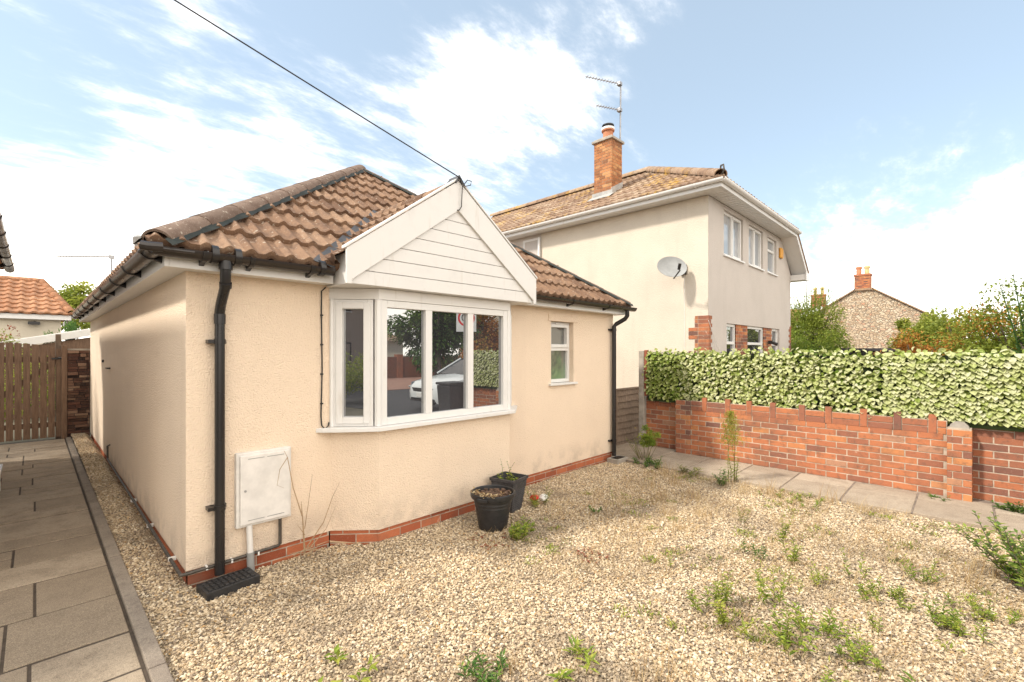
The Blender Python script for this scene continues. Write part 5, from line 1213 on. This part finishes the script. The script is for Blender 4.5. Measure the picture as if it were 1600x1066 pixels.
btree(10.0, -19.5, 3.0, 1.1, 52, 'smaller tree beside the opposite bungalow, in the left pane reflection', 'olive')
btree(20.5, -15.5, 4.4, 1.6, 53, 'orange brown tree by the cream house, in the right pane reflection', 'orangeleaf')
ob = thing('opposite_house', 'brown roofed bungalow across the street, mirrored in the window', 'house', (12, -26, 0))
s_ = MB(); s_.box(4, 20, -29, -24, -.05, 2.4); obj('wall', s_, M['backcream'], ob); s_ = MB(); hiproof(s_, 3.6, 20.4, -29.4, -23.6, 2.4, .55); obj('roof', s_, M['ntile'], ob)
cg = thing('cream_gable_house', 'cream gabled house with red roof mirrored in the right bay pane', 'house', (23, -13, 0))
s_ = MB(); s_.extr([(20.5, -16, 0), (25.5, -12, 0), (25.5, -12, 3.0), (23, -14, 5.2), (20.5, -16, 3.0)], (3, -4, 0)); obj('wall', s_, M['backcream'], cg)
s_ = MB()
for (a, b) in (((20.3, -16.15, 2.9), (23, -14, 5.3)), ((25.7, -11.85, 2.9), (23, -14, 5.3))):
    a = Vector(a); b = Vector(b); s_.extr([a, b, b + Vector((0, 0, .12)), a + Vector((0, 0, .12))], (3, -4, 0))
obj('roof', s_, M['rtile'], cg)
bh_ = thing('brown_house', 'brown two storey house mirrored in the angled bay pane', 'house', (-16, -6, 0))
s_ = MB(); s_.box(-20, -15, -14, -1, -.05, 5.6); obj('wall', s_, M['tan_house'], bh_); s_ = MB(); hiproof(s_, -20.4, -14.6, -14.4, -.6, 5.6, .6); obj('roof', s_, M['ntile'], bh_)
for y in (-10.5, -7, -4):
    for z in (1.0, 3.6): window(bh_, (-15, y, 0), (0, 1, 0), (1, 0, 0), 0, 1.2, z, z + 1.1, mull=(.6,), fw=.08)
hg_ = MB(); bush(hg_, (-8, -3.5, .8), (1.2, 4.0, .9), 4200, .14, 61, clumps=30); tag(obj('street_hedge', hg_, M['ygreen'], base=(-8, -3.5, 0)), 'low green hedge mirrored in the angled bay pane', 'hedge')

# ================================================================ WEEDS
WG = 'weeds growing in the gravel'
def weed(label, x, y, h, n, seed, mat='grass', leafl=.04, lw=.35, leaves=14, lean=.5, name='weed', spread=0., cat='weed', col=(.2, 1), start=.1, curve=.3, r=.0022):
    mb = MB(); P = Vector((x, y, hgt(x, y) + .012)); rn = random.Random(seed); leafl *= 1.25; leaves = int(leaves * 1.2); h *= 1.15
    if spread:
        k = max(2, n // 2)
        for i in range(k): stems(mb, P + Vector((rn.uniform(-spread, spread), rn.uniform(-spread, spread), 0)), h * rn.uniform(.6, 1.1), 2, lean, leafl, lw, leaves, seed * 9 + i, start=start, curve=curve, col=col, r=r)
    else: stems(mb, P, h, n, lean, leafl, lw, leaves, seed, start=start, curve=curve, col=col, r=r)
    tag(obj(name, mb, [M[mat], M['stem']], base=P), label, cat, WG)
bt_ = thing('yellow_flowered_bush', 'bushy green plant with a small yellow flower beside the right front downpipe', 'plant', (6.42, 3.50, 0), WG)
s_ = MB(); stems(s_, (6.44, 3.50, .0), .40, 16, .75, .035, .4, 4, 81, start=.5, r=.004); bush(s_, (6.46, 3.48, .33), (.22, .2, .15), 1500, .04, 82, clumps=16, wr=.4, bias=.1); obj('foliage', s_, [M['grass'], M['stem']], bt_)
s_ = MB()
for q in ((6.28, 3.55, .50), (6.4, 3.4, .44)):
    for k in range(7): s_.leaf(Vector(q), Vector((math.cos(k * .9), math.sin(k * .9), .4)), Vector((0, 0, 1)), .016, .01, .9)
obj('flower', s_, m_leaf('yellow_petal', [(0, (.7, .5, .02)), (1, (.8, .6, .03))]), bt_)
weed('low dark green clump spreading at the foot of the yellow flowered bush', 6.2, 3.28, .14, 16, 83, 'dgreen', .05, .5, 10, .9, spread=.16)
fb_ = thing('tall_fleabane', 'tallest weed, with feathery yellow green top, in front of the brick wall', 'weed', (6.17, 2.11, 0), WG)
s_ = MB(); P = Vector((6.14, 2.13, 0))
for (ox, hh, sd_2) in ((0, .84, 1), (.03, .70, 5), (.05, .60, 2), (-.04, .40, 3), (.07, .40, 4)):
    stems(s_, P + Vector((ox, -ox * .6, 0)), hh, 1, .06, .07, .2, int(80 * hh), 90 + sd_2, start=.04, r=.004, curve=0)
rn = random.Random(5)
for i in range(1500):
    z = rn.random(); q = P + Vector((rn.gauss(0, .065) * (1.2 - z * .8), rn.gauss(0, .065) * (1.2 - z * .8), .46 + .42 * z)); s_.leaf(q, Vector((rn.gauss(0, .5), rn.gauss(0, .5), 1)), Vector((0, 1, 0)), .030, .010, rn.uniform(.5, 1), 2)
obj('foliage', s_, [M['grass'], M['stem'], M['ygreen']], fb_)
weed('dark green weed clump directly left of the tallest weed', 5.92, 2.16, .19, 9, 101, 'dgreen', .045, .35, 12, .35)
weed('brown green rosette on the edge of the slab path', 6.10, 2.66, .11, 9, 102, 'olive', .08, .25, 6, 1.1)
weed('flat green mat of leaves against the slab path edge', 6.02, 1.38, .07, 26, 103, 'grass', .035, .4, 8, 1.3, spread=.22)
weed('lone thin green shoot in gravel well right of the pots', 4.44, 2.80, .16, 1, 104, leafl=.03, leaves=14, lean=.05)
weed('pair of curved brown green shoots in middle of gravel', 4.73, 1.58, .15, 3, 105, 'olive', .03, .35, 12, .8)
weed('upright leafy shoot topmost in the long diagonal row of weeds', 4.59, 1.17, .21, 3, 106, leafl=.04, leaves=22, lean=.18)
weed('leafy shoot second down in the long diagonal row of weeds', 4.16, .98, .20, 4, 107, leafl=.04, leaves=20, lean=.4)
weed('two short dark shoots left of the diagonal row', 4.08, 1.22, .14, 4, 108, 'dgreen', .035, .35, 16, .5, spread=.06)
weed('yellow tipped twin sprig below the diagonal row', 3.93, .76, .17, 5, 109, leafl=.032, leaves=18, lean=.45, col=(.5, 1), spread=.05)
weed('leaning pale sprig right of the yellow tipped twin sprig', 4.25, .60, .15, 4, 110, leafl=.035, leaves=14, lean=.9)
weed('compact green clump with reddish base at right of gravel', 4.47, .24, .15, 8, 111, leafl=.032, leaves=16, lean=.7)
weed('tall dense sprig in centre front of gravel', 3.16, 1.16, .21, 5, 112, leafl=.04, leaves=20, lean=.4)
weed('leaning sprig just below the tall dense centre sprig', 2.97, 1.19, .14, 3, 113, leafl=.045, leaves=14, lean=.5)
weed('broad leaved yellow green sprig toward front centre', 2.88, .99, .16, 4, 114, 'ygreen', .045, .4, 16, .6)
weed('tallest sprig of the forked front row', 3.33, .90, .20, 5, 115, leafl=.04, leaves=20, lean=.6)
weed('reddish stemmed leafy weed at bottom of the forked front row', 2.89, .68, .22, 7, 116, leafl=.042, leaves=22, lean=.6)
weed('outstretched leafy arm right of the reddish stemmed weed', 3.14, .62, .15, 5, 117, leafl=.05, leaves=16, lean=.9)
weed('wide low green clump between forked row and big corner bush', 3.93, .36, .12, 14, 118, leafl=.035, leaves=14, lean=.9, spread=.10)
weed('twisted green weed near bottom edge right of centre', 3.07, .41, .13, 8, 119, 'grass', .035, .4, 14, .9, spread=.07)
weed('small single sprig above the twisted green weed', 3.46, .37, .11, 3, 120, leafl=.03, leaves=12, lean=.4)
weed('red stemmed sprig leading a chain of weeds at right', 3.85, .11, .14, 4, 121, 'grass', .035, .4, 12, .5, col=(0, .6))
weed('bright green clump in chain of weeds at right', 3.80, .02, .12, 12, 122, leafl=.038, leaves=14, lean=.8, spread=.06)
weed('green sprig cluster under the big corner bush', 4.24, -.06, .13, 10, 123, leafl=.036, leaves=14, lean=.8, spread=.08)
weed('long leaved spreading weed cut by the bottom edge at right', 2.66, .10, .17, 14, 124, 'grass', .09, .22, 9, 1.2, spread=.12, r=.003, col=(.1, .7))
weed('red and green dock leaves at bottom edge left of centre', 1.10, 2.26, .08, 5, 125, 'grass', .065, .4, 5, 1.3)
weed('grey green clump at bottom edge in the middle', 1.62, 1.74, .09, 12, 126, 'dgreen', .05, .3, 9, .9, spread=.05)
weed('dandelion rosette at bottom edge beside dry grass', 1.96, 1.50, .08, 8, 127, 'grass', .07, .25, 5, 1.2)
weed('bright green plant in front of the black pots', 3.03, 2.86, .14, 14, 128, 'grass', .045, .5, 12, .8, spread=.05)
weed('dark red creeping mat in front of the round pot', 2.83, 2.98, .015, 30, 129, 'redleaf', .016, .6, 6, 1.6, spread=.09)
weed('red stonecrop patch alone in the middle of gravel', 3.12, 2.15, .035, 22, 130, 'redleaf', .016, .5, 8, .9, spread=.07)
weed('green clump at foot of the brick wall by the right edge', 7.06, -.36, .14, 12, 131, 'dgreen', .055, .5, 9, .8, spread=.10)
weed('small yellow green sprout between stonecrop and centre sprigs', 3.42, 1.61, .09, 2, 132, leafl=.025, leaves=12, lean=.3)
weed('red flowered plant tucked right of the square planter', 3.78, 3.28, .20, 12, 133, 'grass', .04, .25, 14, .8, spread=.05)
weed('tiny tuft at the base of the second brick pier', 6.98, .22, .07, 6, 134, 'dgreen', .04, .5, 6, .9, spread=.03)
weed('small grey green tuft right of the round pot in gravel shade', 4.05, 2.72, .06, 6, 135, 'dgreen', .03, .5, 8, .7, spread=.04)
weed('short shoots below the twisted green weed at bottom edge', 2.72, .46, .09, 5, 136, 'grass', .035, .35, 10, .6, spread=.05)
weed('sparse sprig midway between the two leaning sprigs', 3.62, .86, .12, 3, 137, leafl=.03, leaves=10, lean=.5, col=(.5, 1))
weed('thin yellowing stem beside the bright green chain clump', 4.02, -.02, .11, 3, 138, 'ygreen', .03, .35, 10, .4)
cbt = thing('corner_bush', 'large arching dark green bush with red stems at the right edge of gravel', 'bush', (4.62, -.30, 0), WG)
s_ = MB(); stems(s_, (4.72, -.38, .0), .54, 24, 1.15, .08, .45, 30, 141, start=.12, r=.005, curve=.5, lm=0, col=(.25, 1)); stems(s_, (4.74, -.42, .0), .42, 12, .8, .065, .45, 26, 142, start=.1, r=.004, col=(.25, 1))
obj('foliage', s_, [M['cornleaf'], M['bark']], cbt)
# dead stems by the wall
s_ = MB(); rn = random.Random(9)
def twig(pts, r0=.004): s_.tube(pts, [r0 * (1 - .75 * i / (len(pts) - 1)) for i in range(len(pts))], 6)
b0 = Vector((1.52, 3.82, .02))
twig([b0, b0 + Vector((-.01, .01, .25)), b0 + Vector((-.02, .02, .42))], .008); twig([b0 + Vector((-.015, .01, .3)), b0 + Vector((-.09, .0, .55)), b0 + Vector((-.14, -.02, .80)), b0 + Vector((-.17, -.03, .86))], .005)
twig([b0 + Vector((-.14, -.02, .8)), b0 + Vector((-.20, -.03, .72)), b0 + Vector((-.22, -.03, .60)), b0 + Vector((-.17, -.03, .57))], .003)
twig([b0 + Vector((0, 0, .2)), b0 + Vector((.03, 0, .4)), b0 + Vector((.07, .02, .62))], .004); twig([b0 + Vector((.02, 0, .05)), b0 + Vector((.14, -.03, .22)), b0 + Vector((.22, -.03, .42)), b0 + Vector((.27, -.04, .52))], .005)
twig([b0 + Vector((.04, 0, .03)), b0 + Vector((.16, -.03, .16)), b0 + Vector((.25, -.03, .34))], .004); twig([b0 + Vector((0, 0, .15)), b0 + Vector((-.07, -.03, .26))], .004)
for i in range(16): a = rn.uniform(0, 6.28); c = b0 + Vector((rn.gauss(.02, .06), rn.gauss(-.05, .03), .015 + rn.random() * .03)); twig([c, c + Vector((math.cos(a) * .12, math.sin(a) * .08, rn.uniform(0, .04)))], .004)
twig([b0 + Vector((.18, -.06, .06)), b0 + Vector((.36, -.18, .03))], .008)
tag(obj('dead_stems', s_, M['twig'], base=b0), 'dry bare brown stems standing against the wall right of the meter box', 'dead plant')
# dry grass in tufts and scattered straws: beyond counting
dg = MB(); rn = random.Random(77)
def straw(x, y, h, lean=.35, r=.0017):
    P = Vector((x, y, hgt(x, y))); a = rn.uniform(0, 6.28); k = rn.random() * lean; d = Vector((math.cos(a) * k, math.sin(a) * k, 1)); w = Vector((-math.sin(a + 1), math.cos(a + 1), 0)) * r; bend = Vector((math.cos(a), math.sin(a), -.2)) * h * .25 * rn.random()
    p1 = P + d * h * .5; p2 = P + d * h + bend
    c = rn.random(); dg.face([P - w, P + w, p1 + w * .8, p1 - w * .8], c); dg.face([p1 - w * .8, p1 + w * .8, p2], c)
tufts = [(2.19, 1.12, .28, 34), (2.28, 1.05, .22, 22), (2.10, 1.2, .15, 20), (1.75, 1.70, .15, 40), (5.55, 2.6, .22, 60), (5.3, 2.75, .25, 50), (5.9, 2.9, .3, 40), (5.75, 1.85, .28, 50), (6.0, 1.65, .3, 50), (6.05, 1.1, .28, 50), (5.9, .75, .22, 40), (5.2, 2.2, .2, 50), (4.9, 2.5, .22, 40), (4.5, 2.2, .12, 60), (4.2, 1.9, .12, 60), (4.7, 1.9, .15, 60), (3.9, 2.2, .1, 50), (4.6, .0, .25, 30), (4.3, -.3, .22, 30), (4.9, -.1, .28, 40), (2.0, 1.5, .12, 40), (5.4, .6, .15, 40), (5.0, 1.2, .12, 40), (3.5, 1.3, .1, 30)]
for (x, y, h, n) in tufts:
    for i in range(n): straw(x + rn.gauss(0, .06), y + rn.gauss(0, .06), h * rn.uniform(.3, 1.05))
for i in range(14000):
    x = rn.uniform(2.6, 6.2); y = rn.uniform(-.8, 3.2)
    if noise.noise(Vector((x * 1.7, y * 1.7, 1))) > -.1: straw(x, y, rn.uniform(.03, .11), 1.4)
tag(obj('dry_grass', dg, M['straw']), kind='stuff')
br_ = MB()
for i in range(320):
    x = rn.uniform(2.6, 6.1); y = rn.uniform(-.4, 3.2)
    if noise.noise(Vector((x * 1.2, y * 1.2, 8))) > .02:
        for k in range(26): br_.leaf(Vector((x + rn.gauss(0, .035), y + rn.gauss(0, .035), hgt(x, y) + .01)), Vector((rn.gauss(0, 1), rn.gauss(0, 1), rn.uniform(.3, 1.5))), Vector((0, 0, 1)), rn.uniform(.018, .05), .009, rn.uniform(0, .9), rn.choice((0, 0, 1, 2)) if i % 3 else 2)
tag(obj('withered_ground_cover', br_, [M['twig'], M['olive'], M['ygreen']]), kind='stuff')
